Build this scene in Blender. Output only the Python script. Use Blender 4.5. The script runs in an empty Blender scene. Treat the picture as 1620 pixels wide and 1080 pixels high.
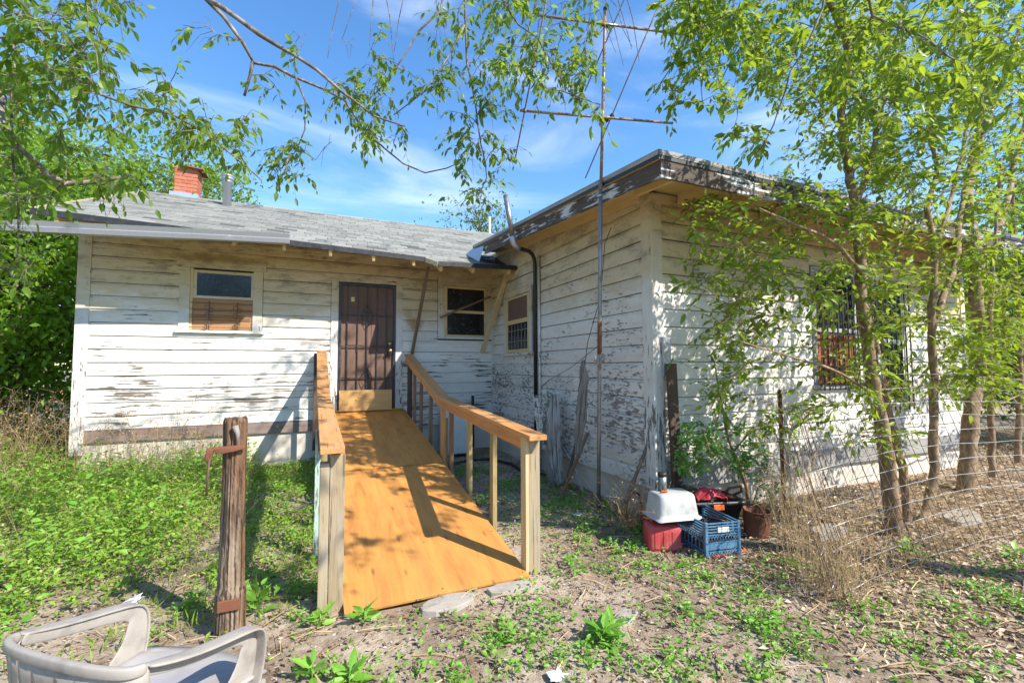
import bpy, math, random
import numpy as np
from mathutils import Vector, Matrix

random.seed(11)
rs = np.random.RandomState(11)
rnd = random.Random(5)
D2R = math.radians
scene = bpy.context.scene
col = scene.collection

# ------------------------------------------------------------------ camera
F_PX, YAW, PITCH, ROLL = 714.52, 0.413838, 0.0548777, -0.004130
CAM = np.array([0.0, 0.0, 1.5])
cyw, syw, cpt, spt = math.cos(YAW), math.sin(YAW), math.cos(PITCH), math.sin(PITCH)
FWD = np.array([syw * cpt, cyw * cpt, spt])
_r = np.array([cyw, -syw, 0.0]); _u = np.cross(_r, FWD)
RGT = math.cos(ROLL) * _r + math.sin(ROLL) * _u
UPV = -math.sin(ROLL) * _r + math.cos(ROLL) * _u
cd = bpy.data.cameras.new('camera'); cam = bpy.data.objects.new('camera', cd); col.objects.link(cam)
cd.sensor_width = 36.0; cd.lens = 36.0 * F_PX / 1620.0; cd.clip_start = 0.05; cd.clip_end = 2000
cam.matrix_world = Matrix(((RGT[0], UPV[0], -FWD[0], CAM[0]), (RGT[1], UPV[1], -FWD[1], CAM[1]),
                           (RGT[2], UPV[2], -FWD[2], CAM[2]), (0, 0, 0, 1)))
scene.camera = cam

# ------------------------------------------------------------------ sky, sun, exposure
SUN_AZ, SUN_EL = D2R(144.0), D2R(42.0)
world = bpy.data.worlds.new('World'); scene.world = world; world.use_nodes = True
wt = world.node_tree; wt.nodes.clear()
def wn(t, **k):
    n = wt.nodes.new(t)
    for a, b in k.items(): setattr(n, a, b)
    return n
sky = wn('ShaderNodeTexSky', sky_type='NISHITA', sun_disc=False, sun_elevation=SUN_EL, sun_rotation=SUN_AZ,
         altitude=200.0, air_density=1.0, dust_density=0.15, ozone_density=2.8)
bgn = wn('ShaderNodeBackground'); bgn.inputs['Strength'].default_value = 0.15
wo = wn('ShaderNodeOutputWorld')
tc = wn('ShaderNodeTexCoord'); mp = wn('ShaderNodeMapping'); mp.inputs['Scale'].default_value = (1.1, 2.6, 6.5)
mp.inputs['Rotation'].default_value = (0.0, 0.25, 0.5)
cn = wn('ShaderNodeTexNoise'); cn.inputs['Scale'].default_value = 1.25; cn.inputs['Detail'].default_value = 9
cn.inputs['Roughness'].default_value = 0.56; cn.inputs['Distortion'].default_value = 0.5
cr = wn('ShaderNodeMapRange', interpolation_type='SMOOTHSTEP'); cr.inputs['From Min'].default_value = 0.45; cr.inputs['From Max'].default_value = 0.85
cr.inputs['To Max'].default_value = 0.6
cmx = wn('ShaderNodeMix', data_type='RGBA'); cmx.inputs['B'].default_value = (4.6, 5.0, 5.6, 1)
wt.links.new(tc.outputs['Generated'], mp.inputs['Vector']); wt.links.new(mp.outputs['Vector'], cn.inputs['Vector'])
wt.links.new(cn.outputs['Fac'], cr.inputs['Value']); wt.links.new(cr.outputs['Result'], cmx.inputs['Factor'])
hsv = wn('ShaderNodeHueSaturation'); hsv.inputs['Saturation'].default_value = 1.2
wt.links.new(sky.outputs['Color'], hsv.inputs['Color']); wt.links.new(hsv.outputs['Color'], cmx.inputs['A'])
wt.links.new(cmx.outputs['Result'], bgn.inputs['Color']); wt.links.new(bgn.outputs['Background'], wo.inputs['Surface'])
sd = bpy.data.lights.new('sun', 'SUN'); sd.energy = 4.0; sd.angle = D2R(0.5); sd.color = (1.0, 0.94, 0.84)
sun = bpy.data.objects.new('sun', sd); col.objects.link(sun)
SUNV = Vector((math.sin(SUN_AZ) * math.cos(SUN_EL), math.cos(SUN_AZ) * math.cos(SUN_EL), math.sin(SUN_EL)))
sun.rotation_euler = SUNV.to_track_quat('Z', 'Y').to_euler()
sun.location = (6, -8, 12)
vs = scene.view_settings
vs.view_transform = 'Standard'; vs.look = 'None'; vs.gamma = 1.0; vs.use_curve_mapping = False
vs.exposure = 1.08

# ------------------------------------------------------------------ geometry helpers
def ray(px, py):
    return (px - 810) * RGT - (py - 540) * UPV + F_PX * FWD
def at(px, py, y=None, x=None, z=None):
    """world point on the sight line through a photograph pixel, at a known world plane"""
    d = ray(px, py)
    if y is not None: t = (y - CAM[1]) / d[1]
    elif x is not None: t = (x - CAM[0]) / d[0]
    else: t = (z - CAM[2]) / d[2]
    return CAM + d * t
def atd(px, py, dist):
    return CAM + ray(px, py) / F_PX * dist

def unit(a):
    a = np.asarray(a, float); return a / np.maximum(np.linalg.norm(a, axis=-1, keepdims=True), 1e-9)
WMAT = {}
def link(name, me, parent=None, M=None, mat=None, label=None, cat=None, group=None, kind=None):
    o = bpy.data.objects.new(name, me); col.objects.link(o)
    M = M.copy() if M is not None else Matrix.Identity(4)
    if parent is not None:
        o.parent = parent; o.matrix_parent_inverse = WMAT[parent.name].inverted()
    o.matrix_basis = M
    WMAT[o.name] = M
    if mat is not None and me is not None and not me.materials: me.materials.append(mat)
    tag(o, label, cat, group, kind)
    return o
def tag(o, label=None, cat=None, group=None, kind=None):
    if label: o['label'] = label
    if cat: o['category'] = cat
    if group: o['group'] = group
    if kind: o['kind'] = kind
    return o
def root(name, loc, label, cat, group=None):
    return link(name, None, None, Matrix.Translation(Vector(loc)), None, label, cat, group)

class MB:
    def __init__(s): s.v = []; s.f = []; s.sm = []
    def add(s, vs, fs, smooth=False):
        b = len(s.v); s.v += [tuple(map(float, p)) for p in vs]
        s.f += [tuple(i + b for i in f) for f in fs]; s.sm += [smooth] * len(fs); return s
    def box(s, x0, x1, y0, y1, z0, z1, M=None):
        vs = [(x, y, z) for x in (x0, x1) for y in (y0, y1) for z in (z0, z1)]
        if M is not None: vs = [M @ Vector(p) for p in vs]
        return s.add(vs, [(0, 1, 3, 2), (4, 6, 7, 5), (0, 4, 5, 1), (2, 3, 7, 6), (0, 2, 6, 4), (1, 5, 7, 3)])
    def prism(s, poly, depth, M=None):
        """poly: list of (a,b) in local XZ, extruded along local Y"""
        n = len(poly)
        vs = [(a, 0, b) for a, b in poly] + [(a, depth, b) for a, b in poly]
        if M is not None: vs = [M @ Vector(p) for p in vs]
        return s.add(vs, [tuple(range(n)), tuple(range(2 * n - 1, n - 1, -1))] + [(i, i + n, (i + 1) % n + n, (i + 1) % n) for i in range(n)])
    def tube(s, pts, r, n=6, caps=True, smooth=True):
        P = [Vector(p) for p in pts]; m = len(P)
        if not hasattr(r, '__len__'): r = [r] * m
        t0 = (P[1] - P[0]).normalized()
        a = t0.orthogonal().normalized(); vs = []
        for i in range(m):
            t = (P[min(i + 1, m - 1)] - P[max(i - 1, 0)])
            if t.length < 1e-9: t = t0
            t = t.normalized(); a = (a - t * a.dot(t))
            a = a.normalized() if a.length > 1e-6 else t.orthogonal().normalized()
            b = t.cross(a)
            for k in range(n):
                an = 2 * math.pi * k / n
                vs.append(P[i] + (a * math.cos(an) + b * math.sin(an)) * r[i])
        fs = [(i * n + k, i * n + (k + 1) % n, (i + 1) * n + (k + 1) % n, (i + 1) * n + k) for i in range(m - 1) for k in range(n)]
        if caps: fs += [tuple(range(n - 1, -1, -1)), tuple((m - 1) * n + k for k in range(n))]
        return s.add(vs, fs, smooth)
    def lathe(s, prof, c, n=20, M=None, caps=True):
        vs = []
        for (r, z) in prof:
            for k in range(n):
                a = 2 * math.pi * k / n
                p = Vector((c[0] + r * math.cos(a), c[1] + r * math.sin(a), c[2] + z))
                vs.append(M @ p if M is not None else p)
        m = len(prof)
        fs = [(i * n + k, i * n + (k + 1) % n, (i + 1) * n + (k + 1) % n, (i + 1) * n + k) for i in range(m - 1) for k in range(n)]
        if caps: fs += [tuple(range(n - 1, -1, -1)), tuple((m - 1) * n + k for k in range(n))]
        return s.add(vs, fs, True)
    def mesh(s, name):
        me = bpy.data.meshes.new(name); me.from_pydata(s.v, [], s.f)
        me.polygons.foreach_set('use_smooth', s.sm); me.update(); return me
    def obj(s, name, mat, parent=None, M=None, bevel=0, **k):
        o = link(name, s.mesh(name), parent, M, mat, **k)
        if bevel:
            b = o.modifiers.new('bevel', 'BEVEL'); b.width = bevel; b.segments = 2; b.limit_method = 'ANGLE'
        return o

def frame(p0, p1, up=(0, 0, 1), roll=0):
    p0, p1 = Vector(p0), Vector(p1); x = (p1 - p0).normalized(); up = Vector(up)
    y = up.cross(x)
    if y.length < 1e-4: y = Vector((0, 1, 0)).cross(x)
    y.normalize(); z = x.cross(y)
    M = Matrix(((x[0], y[0], z[0], p0[0]), (x[1], y[1], z[1], p0[1]), (x[2], y[2], z[2], p0[2]), (0, 0, 0, 1)))
    return M @ Matrix.Rotation(roll, 4, 'X') if roll else M
def beam(name, p0, p1, w, h, mat, parent=None, up=(0, 0, 1), bevel=.003, warp=0, roll=0, **k):
    """sawn timber: local X runs along the piece, so the grain does too"""
    L = (Vector(p1) - Vector(p0)).length; n = max(1, int(L / .35)) if warp else 1
    vs, fs = [], []
    for i in range(n + 1):
        x = L * i / n; dy = warp * math.sin(i * 1.3 + L * 7); dz = warp * math.cos(i * 1.7 + L * 3)
        for (a, b) in ((-w / 2, -h / 2), (w / 2, -h / 2), (w / 2, h / 2), (-w / 2, h / 2)): vs.append((x, a + dy, b + dz))
    for i in range(n):
        for q in range(4): fs.append((i * 4 + q, i * 4 + (q + 1) % 4, i * 4 + 4 + (q + 1) % 4, i * 4 + 4 + q))
    fs += [(3, 2, 1, 0), (n * 4, n * 4 + 1, n * 4 + 2, n * 4 + 3)]
    return MB().add(vs, fs).obj(name, mat, parent, frame(p0, p1, up, roll), bevel, **k)

# ------------------------------------------------------------------ material helpers
class NT:
    def __init__(s, name, rough=.6):
        s.m = bpy.data.materials.new(name); s.m.use_nodes = True; s.t = s.m.node_tree; s.t.nodes.clear()
        s.o = s.n('ShaderNodeOutputMaterial'); s.p = s.n('ShaderNodeBsdfPrincipled'); s.p.inputs['Roughness'].default_value = rough
        s.l(s.p.outputs[0], s.o.inputs['Surface'])
    def n(s, t, ins=None, **k):
        n = s.t.nodes.new(t)
        for a, b in k.items(): setattr(n, a, b)
        for a, b in (ins or {}).items(): s.set(n.inputs[a], b)
        return n
    def l(s, a, b): s.t.links.new(a, b)
    def set(s, inp, v):
        if isinstance(v, bpy.types.NodeSocket): s.l(v, inp)
        elif isinstance(v, (tuple, list)) and len(v) == 3 and inp.type == 'RGBA': inp.default_value = (*v, 1)
        else: inp.default_value = v
    def obj(s): return s.n('ShaderNodeTexCoord').outputs['Object']
    def pos(s): return s.n('ShaderNodeNewGeometry').outputs['Position']
    def isl(s): return s.n('ShaderNodeNewGeometry').outputs['Random Per Island']
    def ornd(s): return s.n('ShaderNodeObjectInfo').outputs['Random']
    def math(s, op, a, b=0., c=None, clamp=False):
        n = s.n('ShaderNodeMath', operation=op, use_clamp=clamp); s.set(n.inputs[0], a); s.set(n.inputs[1], b)
        if c is not None: s.set(n.inputs[2], c)
        return n.outputs[0]
    def vec(s, op, a, b):
        n = s.n('ShaderNodeVectorMath', operation=op); s.set(n.inputs[0], a); s.set(n.inputs[1], b); return n.outputs[0]
    def scaled(s, co, sc, off=None):
        v = s.vec('MULTIPLY', co, sc)
        if off is not None:
            c = s.n('ShaderNodeCombineXYZ'); m = s.math('MULTIPLY', off, 53.0)
            for i in range(3): s.l(m, c.inputs[i])
            v = s.vec('ADD', v, c.outputs[0])
        return v
    def noise(s, co, sc=5., det=6., ro=.55, dist=0.):
        n = s.n('ShaderNodeTexNoise', {'Scale': sc, 'Detail': det, 'Roughness': ro, 'Distortion': dist}); s.l(co, n.inputs['Vector']); return n.outputs['Fac']
    def mr(s, v, a, b, c=0., d=1., smooth=True):
        n = s.n('ShaderNodeMapRange', {'Value': v, 'From Min': a, 'From Max': b, 'To Min': c, 'To Max': d})
        if smooth: n.interpolation_type = 'SMOOTHSTEP'
        return n.outputs['Result']
    def mix(s, f, a, b, mode='MIX'):
        n = s.n('ShaderNodeMix', data_type='RGBA', blend_type=mode); s.set(n.inputs['Factor'], f); s.set(n.inputs['A'], a); s.set(n.inputs['B'], b); return n.outputs['Result']
    def ramp(s, v, stops):
        n = s.n('ShaderNodeValToRGB'); s.l(v, n.inputs[0]); e = n.color_ramp.elements
        while len(e) < len(stops): e.new(.5)
        for q, (p, c) in zip(e, stops): q.position = p; q.color = (*c, 1)
        return n.outputs[0]
    def bump(s, h, st=.3, d=.01):
        n = s.n('ShaderNodeBump', {'Height': h, 'Strength': st, 'Distance': d}); s.l(n.outputs[0], s.p.inputs['Normal']); return n
    def col(s, c): s.set(s.p.inputs['Base Color'], c)
    def rough(s, v): s.set(s.p.inputs['Roughness'], v)

def paint_mat(name, chip=.5, lowz=2.6, highz=1.0, paint=(.80, .765, .70), wood=(.20, .16, .135), blotch=1.0, bounce_stain=.0, streak=(2.2, 26, 26), speck=.5, spots=()):
    m = NT(name, .62); co, po, r = m.obj(), m.pos(), m.ornd()
    c1 = m.scaled(co, streak, r)
    st = m.noise(c1, 1.6, 9, .68)
    big = m.noise(m.vec('MULTIPLY', po, (.9, .9, 1.3)), 1.7, 4, .6)
    sep = m.n('ShaderNodeSeparateXYZ'); m.l(po, sep.inputs[0])
    low = m.mr(sep.outputs[2], lowz, highz, 0, 1)
    v = m.math('ADD', m.math('MULTIPLY', st, 1.0), m.math('MULTIPLY', m.math('SUBTRACT', big, .5), .55 * blotch))
    v = m.math('ADD', v, m.math('MULTIPLY', low, .10)); v = m.math('ADD', v, chip * .25 - .2)
    mk = m.mr(v, .50, .535)
    fine = m.noise(m.scaled(co, (14, 60, 60), r), 1.5, 5, .7)
    mk2 = m.mr(m.math('ADD', fine, m.math('MULTIPLY', low, .06)), .70, .73, 0, speck)
    mask = m.math('MAXIMUM', mk, mk2)
    # paint: slightly dirty, board to board tone
    dirt = m.noise(m.scaled(co, (3, 9, 9), r), 1.2, 8, .65)
    tone = m.mr(r, 0, 1, .92, 1.04, False)
    pc = m.mix(m.mr(dirt, .35, .75, 0, .45), paint, (paint[0] * .70, paint[1] * .66, paint[2] * .60))
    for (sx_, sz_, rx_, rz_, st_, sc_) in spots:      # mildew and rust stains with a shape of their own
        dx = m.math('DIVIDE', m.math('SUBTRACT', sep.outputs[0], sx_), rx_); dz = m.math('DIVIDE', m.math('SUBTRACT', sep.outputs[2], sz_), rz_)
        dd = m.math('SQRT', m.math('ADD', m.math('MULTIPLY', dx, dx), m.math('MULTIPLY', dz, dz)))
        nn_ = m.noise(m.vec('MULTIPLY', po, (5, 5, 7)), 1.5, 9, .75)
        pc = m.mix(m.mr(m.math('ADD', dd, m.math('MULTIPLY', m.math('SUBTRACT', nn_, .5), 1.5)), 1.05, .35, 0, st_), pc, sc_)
    tcn = m.n('ShaderNodeCombineColor'); [m.l(tone, tcn.inputs[i]) for i in range(3)]
    pc = m.mix(1.0, pc, tcn.outputs[0], 'MULTIPLY')
    if bounce_stain:   # warm bounced light painted yellow towards the eaves, plus ragged old mildew stains
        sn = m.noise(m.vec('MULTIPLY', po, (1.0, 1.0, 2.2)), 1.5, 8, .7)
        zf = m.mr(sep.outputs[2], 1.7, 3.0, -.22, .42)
        sm = m.mr(m.math('ADD', sn, zf), .42, .78, 0, bounce_stain)
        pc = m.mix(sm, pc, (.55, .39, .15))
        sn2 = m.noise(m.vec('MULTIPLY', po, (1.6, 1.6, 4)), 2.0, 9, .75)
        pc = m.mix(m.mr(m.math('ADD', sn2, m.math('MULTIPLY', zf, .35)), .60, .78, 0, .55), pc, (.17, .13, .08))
    gr = m.noise(m.scaled(co, (3, 90, 90), r), 1.5, 6, .6)
    wc = m.ramp(gr, [(.3, (wood[0] * .5, wood[1] * .5, wood[2] * .5)), (.52, wood), (.75, (wood[0] * 1.8, wood[1] * 1.8, wood[2] * 1.85))])
    m.col(m.mix(mask, pc, wc)); m.rough(m.mr(mask, 0, 1, .55, .85))
    h = m.math('ADD', m.math('MULTIPLY', mask, -1.0), m.math('MULTIPLY', gr, .35)); h = m.math('ADD', h, m.math('MULTIPLY', dirt, .3))
    m.bump(h, .9, .006); return m.m

def wood_mat(name, c, c2=None, rough=.7, grain=(2.0, 34, 34), weather=.0, knots=.35, wc=(.30, .27, .24), bump=.35, var=.15, cracks=.0, ckr=(.40, .34)):
    m = NT(name, rough); co, r = m.obj(), m.ornd()
    c2 = c2 or tuple(q * .55 for q in c)
    k = m.noise(m.scaled(co, (1.6, 7, 7), r), 1.0, 3, .5, .6)
    g = m.noise(m.scaled(co, grain, r), 1.2, 9, .66, .8)
    gg = m.math('ADD', m.math('MULTIPLY', g, .75), m.math('MULTIPLY', k, .35))
    cc = m.ramp(gg, [(.30, c2), (.55, c), (.80, tuple(min(1, q * 1.25) for q in c))])
    kn = m.n('ShaderNodeTexVoronoi', {'Scale': 1.0}); m.l(m.scaled(co, (2.2, 9, 9), r), kn.inputs['Vector'])
    cc = m.mix(m.mr(kn.outputs['Distance'], .16, .05, 0, knots), cc, tuple(q * .35 for q in c))
    if weather:
        w = m.noise(m.scaled(co, (1.3, 9, 9), r), 1.5, 7, .62)
        cc = m.mix(m.mr(w, .40, .66, 0, weather), cc, wc)
    if cracks:
        ck = m.noise(m.scaled(co, (1.2, 42, 42), r), 1.3, 4, .7)
        cm = m.mr(ck, ckr[0], ckr[1], 0, cracks); cc = m.mix(cm, cc, (.03, .02, .015))
    hv = m.n('ShaderNodeHueSaturation', {'Color': cc, 'Value': m.mr(r, 0, 1, 1 - var, 1 + var, False)})
    m.col(hv.outputs[0]); m.bump(g if not cracks else m.math('SUBTRACT', g, cm), bump, .004); return m.m

def plain_mat(name, c, rough=.6, metal=0., dirt=.25, dscale=6., dcol=(.12, .10, .08), bump=.1, coord='obj'):
    m = NT(name, rough); co = m.obj() if coord == 'obj' else m.pos()
    d = m.noise(co, dscale, 8, .65); f = m.noise(co, dscale * 9, 5, .6)
    m.col(m.mix(m.mr(d, .42, .75, 0, dirt), c, dcol)); m.p.inputs['Metallic'].default_value = metal
    m.rough(m.mr(d, .3, .8, rough * .85, min(1, rough * 1.25))); m.bump(m.math('ADD', f, d), bump, .004); return m.m

def rust_mat(name, metal_c=(.45, .46, .48), rust=.5, rc=(.16, .06, .025)):
    m = NT(name, .5); co, r = m.obj(), m.ornd()
    n1 = m.noise(m.scaled(co, (6, 6, 6), r), 1.2, 9, .7); n2 = m.noise(co, 60., 4, .6)
    k = m.mr(n1, .62 - rust * .35, .70 - rust * .3)
    rc2 = m.mix(n2, rc, tuple(q * 1.55 for q in rc)); m.col(m.mix(k, m.mix(n2, metal_c, tuple(q * .7 for q in metal_c)), rc2))
    m.set(m.p.inputs['Metallic'], m.mr(k, 0, 1, .75, 0)); m.rough(m.mr(k, 0, 1, .42, .9)); m.bump(m.math('ADD', n2, k), .25, .003); return m.m

def leaf_mat(name, ca, cb, tr=(.36, .55, .04), tf=.45, rough=.42):
    m = NT(name, rough); r = m.isl(); ro = m.ornd()
    rr = m.math('FRACT', m.math('ADD', r, m.math('MULTIPLY', ro, 7.3)))
    c = m.mix(rr, ca, cb); m.col(c)
    m.p.inputs['Specular IOR Level'].default_value = .35
    t = m.n('ShaderNodeBsdfTranslucent'); m.set(t.inputs['Color'], m.mix(rr, tuple(q * .75 for q in tr), tr))
    mx = m.n('ShaderNodeMixShader', {'Fac': tf}); m.l(m.p.outputs[0], mx.inputs[1]); m.l(t.outputs[0], mx.inputs[2]); m.l(mx.outputs[0], m.o.inputs['Surface'])
    return m.m

M = {}
M['paintA'] = paint_mat('siding paint front', chip=.08, bounce_stain=.68, streak=(1.3, 20, 20), blotch=1.25, spots=((-1.35, 3.12, .95, .085, .9, (.10, .08, .05)), (1.60, 2.25, .20, .16, .85, (.36, .20, .07)), (1.50, 2.42, .10, .12, .7, (.22, .15, .09)), (-.1, 1.92, .6, .10, .55, (.40, .36, .33))))
M['paintB'] = paint_mat('siding paint side', chip=.22, bounce_stain=.60, streak=(7.5, 24, 24), blotch=.75, lowz=3.0, highz=.9, speck=.9, wood=(.31, .265, .235))
M['paintC'] = paint_mat('siding paint extension', chip=.12, bounce_stain=.8, streak=(2.5, 22, 22), lowz=1.6, highz=.3, blotch=.7)
M['trim'] = paint_mat('trim paint', chip=.22, bounce_stain=.65, paint=(.72, .70, .65), spots=((-1.35, 3.12, .95, .085, .9, (.10, .08, .05)), (1.60, 2.25, .20, .16, .85, (.36, .20, .07)), (1.50, 2.42, .10, .12, .7, (.22, .15, .09)), (-.1, 1.92, .6, .10, .2, (.40, .36, .33))), streak=(3, 20, 20), blotch=.6)
M['soffit'] = paint_mat('cream soffit paint', chip=.1, paint=(.72, .54, .27), bounce_stain=0, blotch=.5)
M['fascia'] = paint_mat('weathered fascia paint', chip=1.05, paint=(.66, .66, .66), wood=(.10, .075, .06), blotch=1.4, streak=(1.6, 18, 18), lowz=9, highz=10)
M['skirt'] = wood_mat('bare weathered skirt board', (.24, .16, .12), weather=.6, wc=(.30, .26, .25), bump=.6)
M['ply'] = wood_mat('stained plywood', (.58, .255, .055), (.31, .115, .022), rough=.65, grain=(1.3, 9, 9), knots=.75, weather=.3, wc=(.36, .18, .065), bump=.25, var=.05)
M['plyraw'] = wood_mat('raw plywood', (.62, .36, .13), (.50, .27, .085), rough=.6, grain=(1.5, 12, 12), knots=.3, bump=.1, var=.05)
M['cap'] = wood_mat('stained handrail timber', (.54, .25, .08), (.28, .11, .03), rough=.6, weather=.4, wc=(.46, .30, .17), cracks=.5, bump=.5)
M['post'] = wood_mat('weathered treated post', (.33, .25, .15), (.17, .12, .07), weather=.6, wc=(.36, .33, .27), cracks=.7, bump=.6)
M['baluster'] = wood_mat('greenish treated baluster', (.36, .27, .12), (.20, .14, .06), weather=.4, wc=(.32, .30, .12), cracks=.4)
M['oldpost'] = wood_mat('cedar fence post', (.16, .085, .042), (.02, .011, .007), grain=(1.6, 30, 30), weather=.6, wc=(.40, .32, .23), ckr=(.50, .42), cracks=.95, bump=1.0, knots=.7)
M['darkplank'] = wood_mat('dark old plank', (.085, .05, .032), (.035, .02, .014), weather=.25, wc=(.16, .11, .08), bump=.5, cracks=.5)
M['greywood'] = wood_mat('grey driftwood', (.30, .29, .27), (.12, .11, .10), weather=.5, wc=(.42, .41, .39), cracks=.8, bump=.8)
M['propA'] = wood_mat('brown prop', (.22, .12, .06), (.10, .05, .025), weather=.3)
M['propB'] = wood_mat('new pine prop', (.58, .44, .24), (.46, .32, .16), knots=.3)
M['concrete'] = plain_mat('foundation plaster', (.66, .59, .50), .9, dirt=.5, dscale=2.2, dcol=(.33, .27, .20), bump=.35, coord='pos')
M['slab'] = plain_mat('broken concrete slab', (.38, .34, .29), .92, dirt=.6, dscale=9, dcol=(.20, .16, .12), bump=.6, coord='pos')
M['dark'] = plain_mat('dark interior', (.012, .011, .010), .9, dirt=.0)
M['iron'] = plain_mat('black painted iron', (.022, .022, .027), .42, dirt=.35, dscale=18, dcol=(.16, .14, .13))
M['screen'] = plain_mat('brown door behind mesh screen', (.17, .098, .068), .75, dirt=.25, dscale=3, dcol=(.12, .07, .05))
M['card'] = plain_mat('brown cardboard', (.42, .22, .10), .85, dirt=.3, dscale=4, dcol=(.30, .15, .07))
M['brass'] = rust_mat('brass knob', (.55, .40, .16), .2)
M['galv'] = rust_mat('galvanised sheet', (.58, .60, .66), .04, (.30, .30, .32))
M['pipe'] = rust_mat('galvanised pipe', (.33, .34, .36), .30, (.17, .12, .09))
M['mast'] = rust_mat('rusty antenna tube', (.42, .36, .30), .55, (.22, .13, .08))
M['rust'] = rust_mat('rusty iron', (.15, .09, .06), 1.0, (.14, .055, .028))
M['wirerust'] = rust_mat('rusty wire', (.25, .22, .20), .7, (.10, .06, .045))
M['wireshine'] = rust_mat('galvanised wire', (.62, .61, .58), .15, (.30, .24, .2))
M['black'] = plain_mat('black rubber', (.02, .02, .022), .5, dirt=.3, dscale=10, dcol=(.10, .09, .08))
M['white'] = plain_mat('white enamel', (.70, .71, .66), .4, dirt=.3, dscale=3, dcol=(.42, .42, .34))
M['yellow'] = plain_mat('yellow foam strip', (.75, .42, .02), .8, dirt=.3, dscale=20, dcol=(.40, .20, .02), bump=.8)
M['crate'] = plain_mat('faded blue plastic', (.085, .21, .34), .45, dirt=.35, dscale=7, dcol=(.30, .34, .38))
M['can'] = plain_mat('faded red plastic', (.52, .06, .06), .6, dirt=.95, dscale=6, dcol=(.48, .16, .15), bump=.15)
M['tub'] = plain_mat('cloudy white plastic', (.50, .50, .48), .4, dirt=.8, dscale=7, dcol=(.27, .255, .22))
M['red'] = plain_mat('red cloth', (.55, .03, .05), .6, dirt=.3)
M['orange'] = plain_mat('orange plastic', (.80, .16, .03), .45, dirt=.2, dscale=15)
M['steel'] = rust_mat('dark chrome', (.25, .28, .26), .1, (.08, .08, .07))
M['rag'] = plain_mat('grey rag cloth', (.27, .25, .22), .95, dirt=.7, dscale=4, dcol=(.17, .15, .12), bump=.5)
M['ragdark'] = plain_mat('weathered felt cloth', (.46, .43, .39), .95, dirt=.9, dscale=5, dcol=(.10, .085, .07), bump=.9)
M['foil'] = plain_mat('white plastic litter', (.72, .74, .78), .3, dirt=.2)
M['mortar'] = plain_mat('mortar', (.50, .46, .42), .9, dirt=.3, coord='pos')
M['glove'] = plain_mat('leather strap', (.13, .065, .045), .7, dirt=.5, dscale=20, dcol=(.05, .03, .025), bump=.4)

def mk_glass():
    m = NT('dusty window glass', .12); co = m.obj()
    n = m.noise(m.vec('MULTIPLY', co, (5, 5, 5)), 2., 8, .75); z = m.n('ShaderNodeSeparateXYZ'); m.l(co, z.inputs[0])
    m.col(m.mix(m.mr(n, .54, .80, 0, .5), (.010, .011, .013), (.30, .32, .36))); m.rough(m.mr(n, .4, .8, .12, .5))
    m.p.inputs['Specular IOR Level'].default_value = .5; return m.m
M['glass'] = mk_glass()
def mk_brick():
    m = NT('red brick', .85); po, r = m.pos(), m.ornd(); n = m.noise(po, 30., 6, .6)
    c = m.mix(r, (.40, .10, .05), (.56, .19, .10)); m.col(m.mix(m.mr(n, .4, .8, 0, .35), c, (.30, .10, .06))); m.bump(n, .4, .004); return m.m
M['brick'] = mk_brick()
def mk_shingle():
    m = NT('grey asphalt shingle', .95); po, r, i = m.pos(), m.ornd(), m.isl()
    g = m.noise(po, 260., 2, .5); b = m.noise(po, 2.3, 6, .6)
    rr = m.math('FRACT', m.math('ADD', i, m.math('MULTIPLY', r, 5.7)))
    c = m.ramp(rr, [(.0, (.20, .20, .18)), (.5, (.27, .27, .24)), (.91, (.34, .335, .30)), (.96, (.10, .10, .09))])
    c = m.mix(m.mr(g, .35, .65, 0, .4), c, (.12, .12, .115)); c = m.mix(m.mr(b, .55, .75, 0, .4), c, (.12, .12, .105))
    m.col(c); m.bump(g, .5, .002); return m.m
M['shingle'] = mk_shingle()
def mk_ground():
    m = NT('bare trodden dirt', .95); po = m.pos()
    a = m.noise(po, 1.1, 7, .62); b = m.noise(po, 9., 8, .72); c = m.noise(po, 60., 5, .7)
    cc = m.ramp(m.math('ADD', m.math('MULTIPLY', a, .55), m.math('MULTIPLY', b, .5)), [(.38, (.12, .08, .05)), (.5, (.30, .22, .15)), (.62, (.50, .40, .30))])
    cc = m.mix(m.mr(c, .60, .70, 0, .55), cc, (.50, .43, .36)); cc = m.mix(m.mr(c, .42, .34, 0, .6), cc, (.10, .07, .05))
    v = m.n('ShaderNodeTexVoronoi', {'Scale': 70.}); m.l(po, v.inputs['Vector'])
    cc = m.mix(m.mr(v.outputs['Distance'], .25, .12, 0, m.mr(b, .5, .62, 0, .6)), cc, (.55, .50, .45))
    m.col(cc); m.bump(m.math('ADD', m.math('MULTIPLY', c, .6), b), .9, .02); return m.m
M['ground'] = mk_ground()
def mk_bark(name, a, b):
    m = NT(name, .85); po = m.pos(); n = m.noise(m.vec('MULTIPLY', po, (1, 1, .45)), 22., 8, .66); q = m.noise(po, 5., 4, .6)
    c = m.ramp(n, [(.3, tuple(x * .5 for x in a)), (.52, a), (.72, b)]); m.col(m.mix(m.mr(q, .5, .65, 0, .45), c, b)); m.bump(n, .7, .006); return m.m
M['bark'] = mk_bark('brown sapling bark', (.24, .155, .085), (.42, .31, .20))
M['barkgrey'] = mk_bark('mottled grey bark', (.15, .115, .085), (.42, .38, .33))
M['leaf'] = leaf_mat('sunny hackberry leaf', (.025, .085, .012), (.22, .35, .032), (.46, .60, .04), .46)
M['leafover'] = leaf_mat('overhead hackberry leaf', (.04, .115, .014), (.15, .25, .03), (.40, .56, .03), .45)
M['leafdark'] = leaf_mat('dark evergreen leaf', (.045, .12, .018), (.12, .25, .035), (.28, .45, .04), .35)
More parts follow.
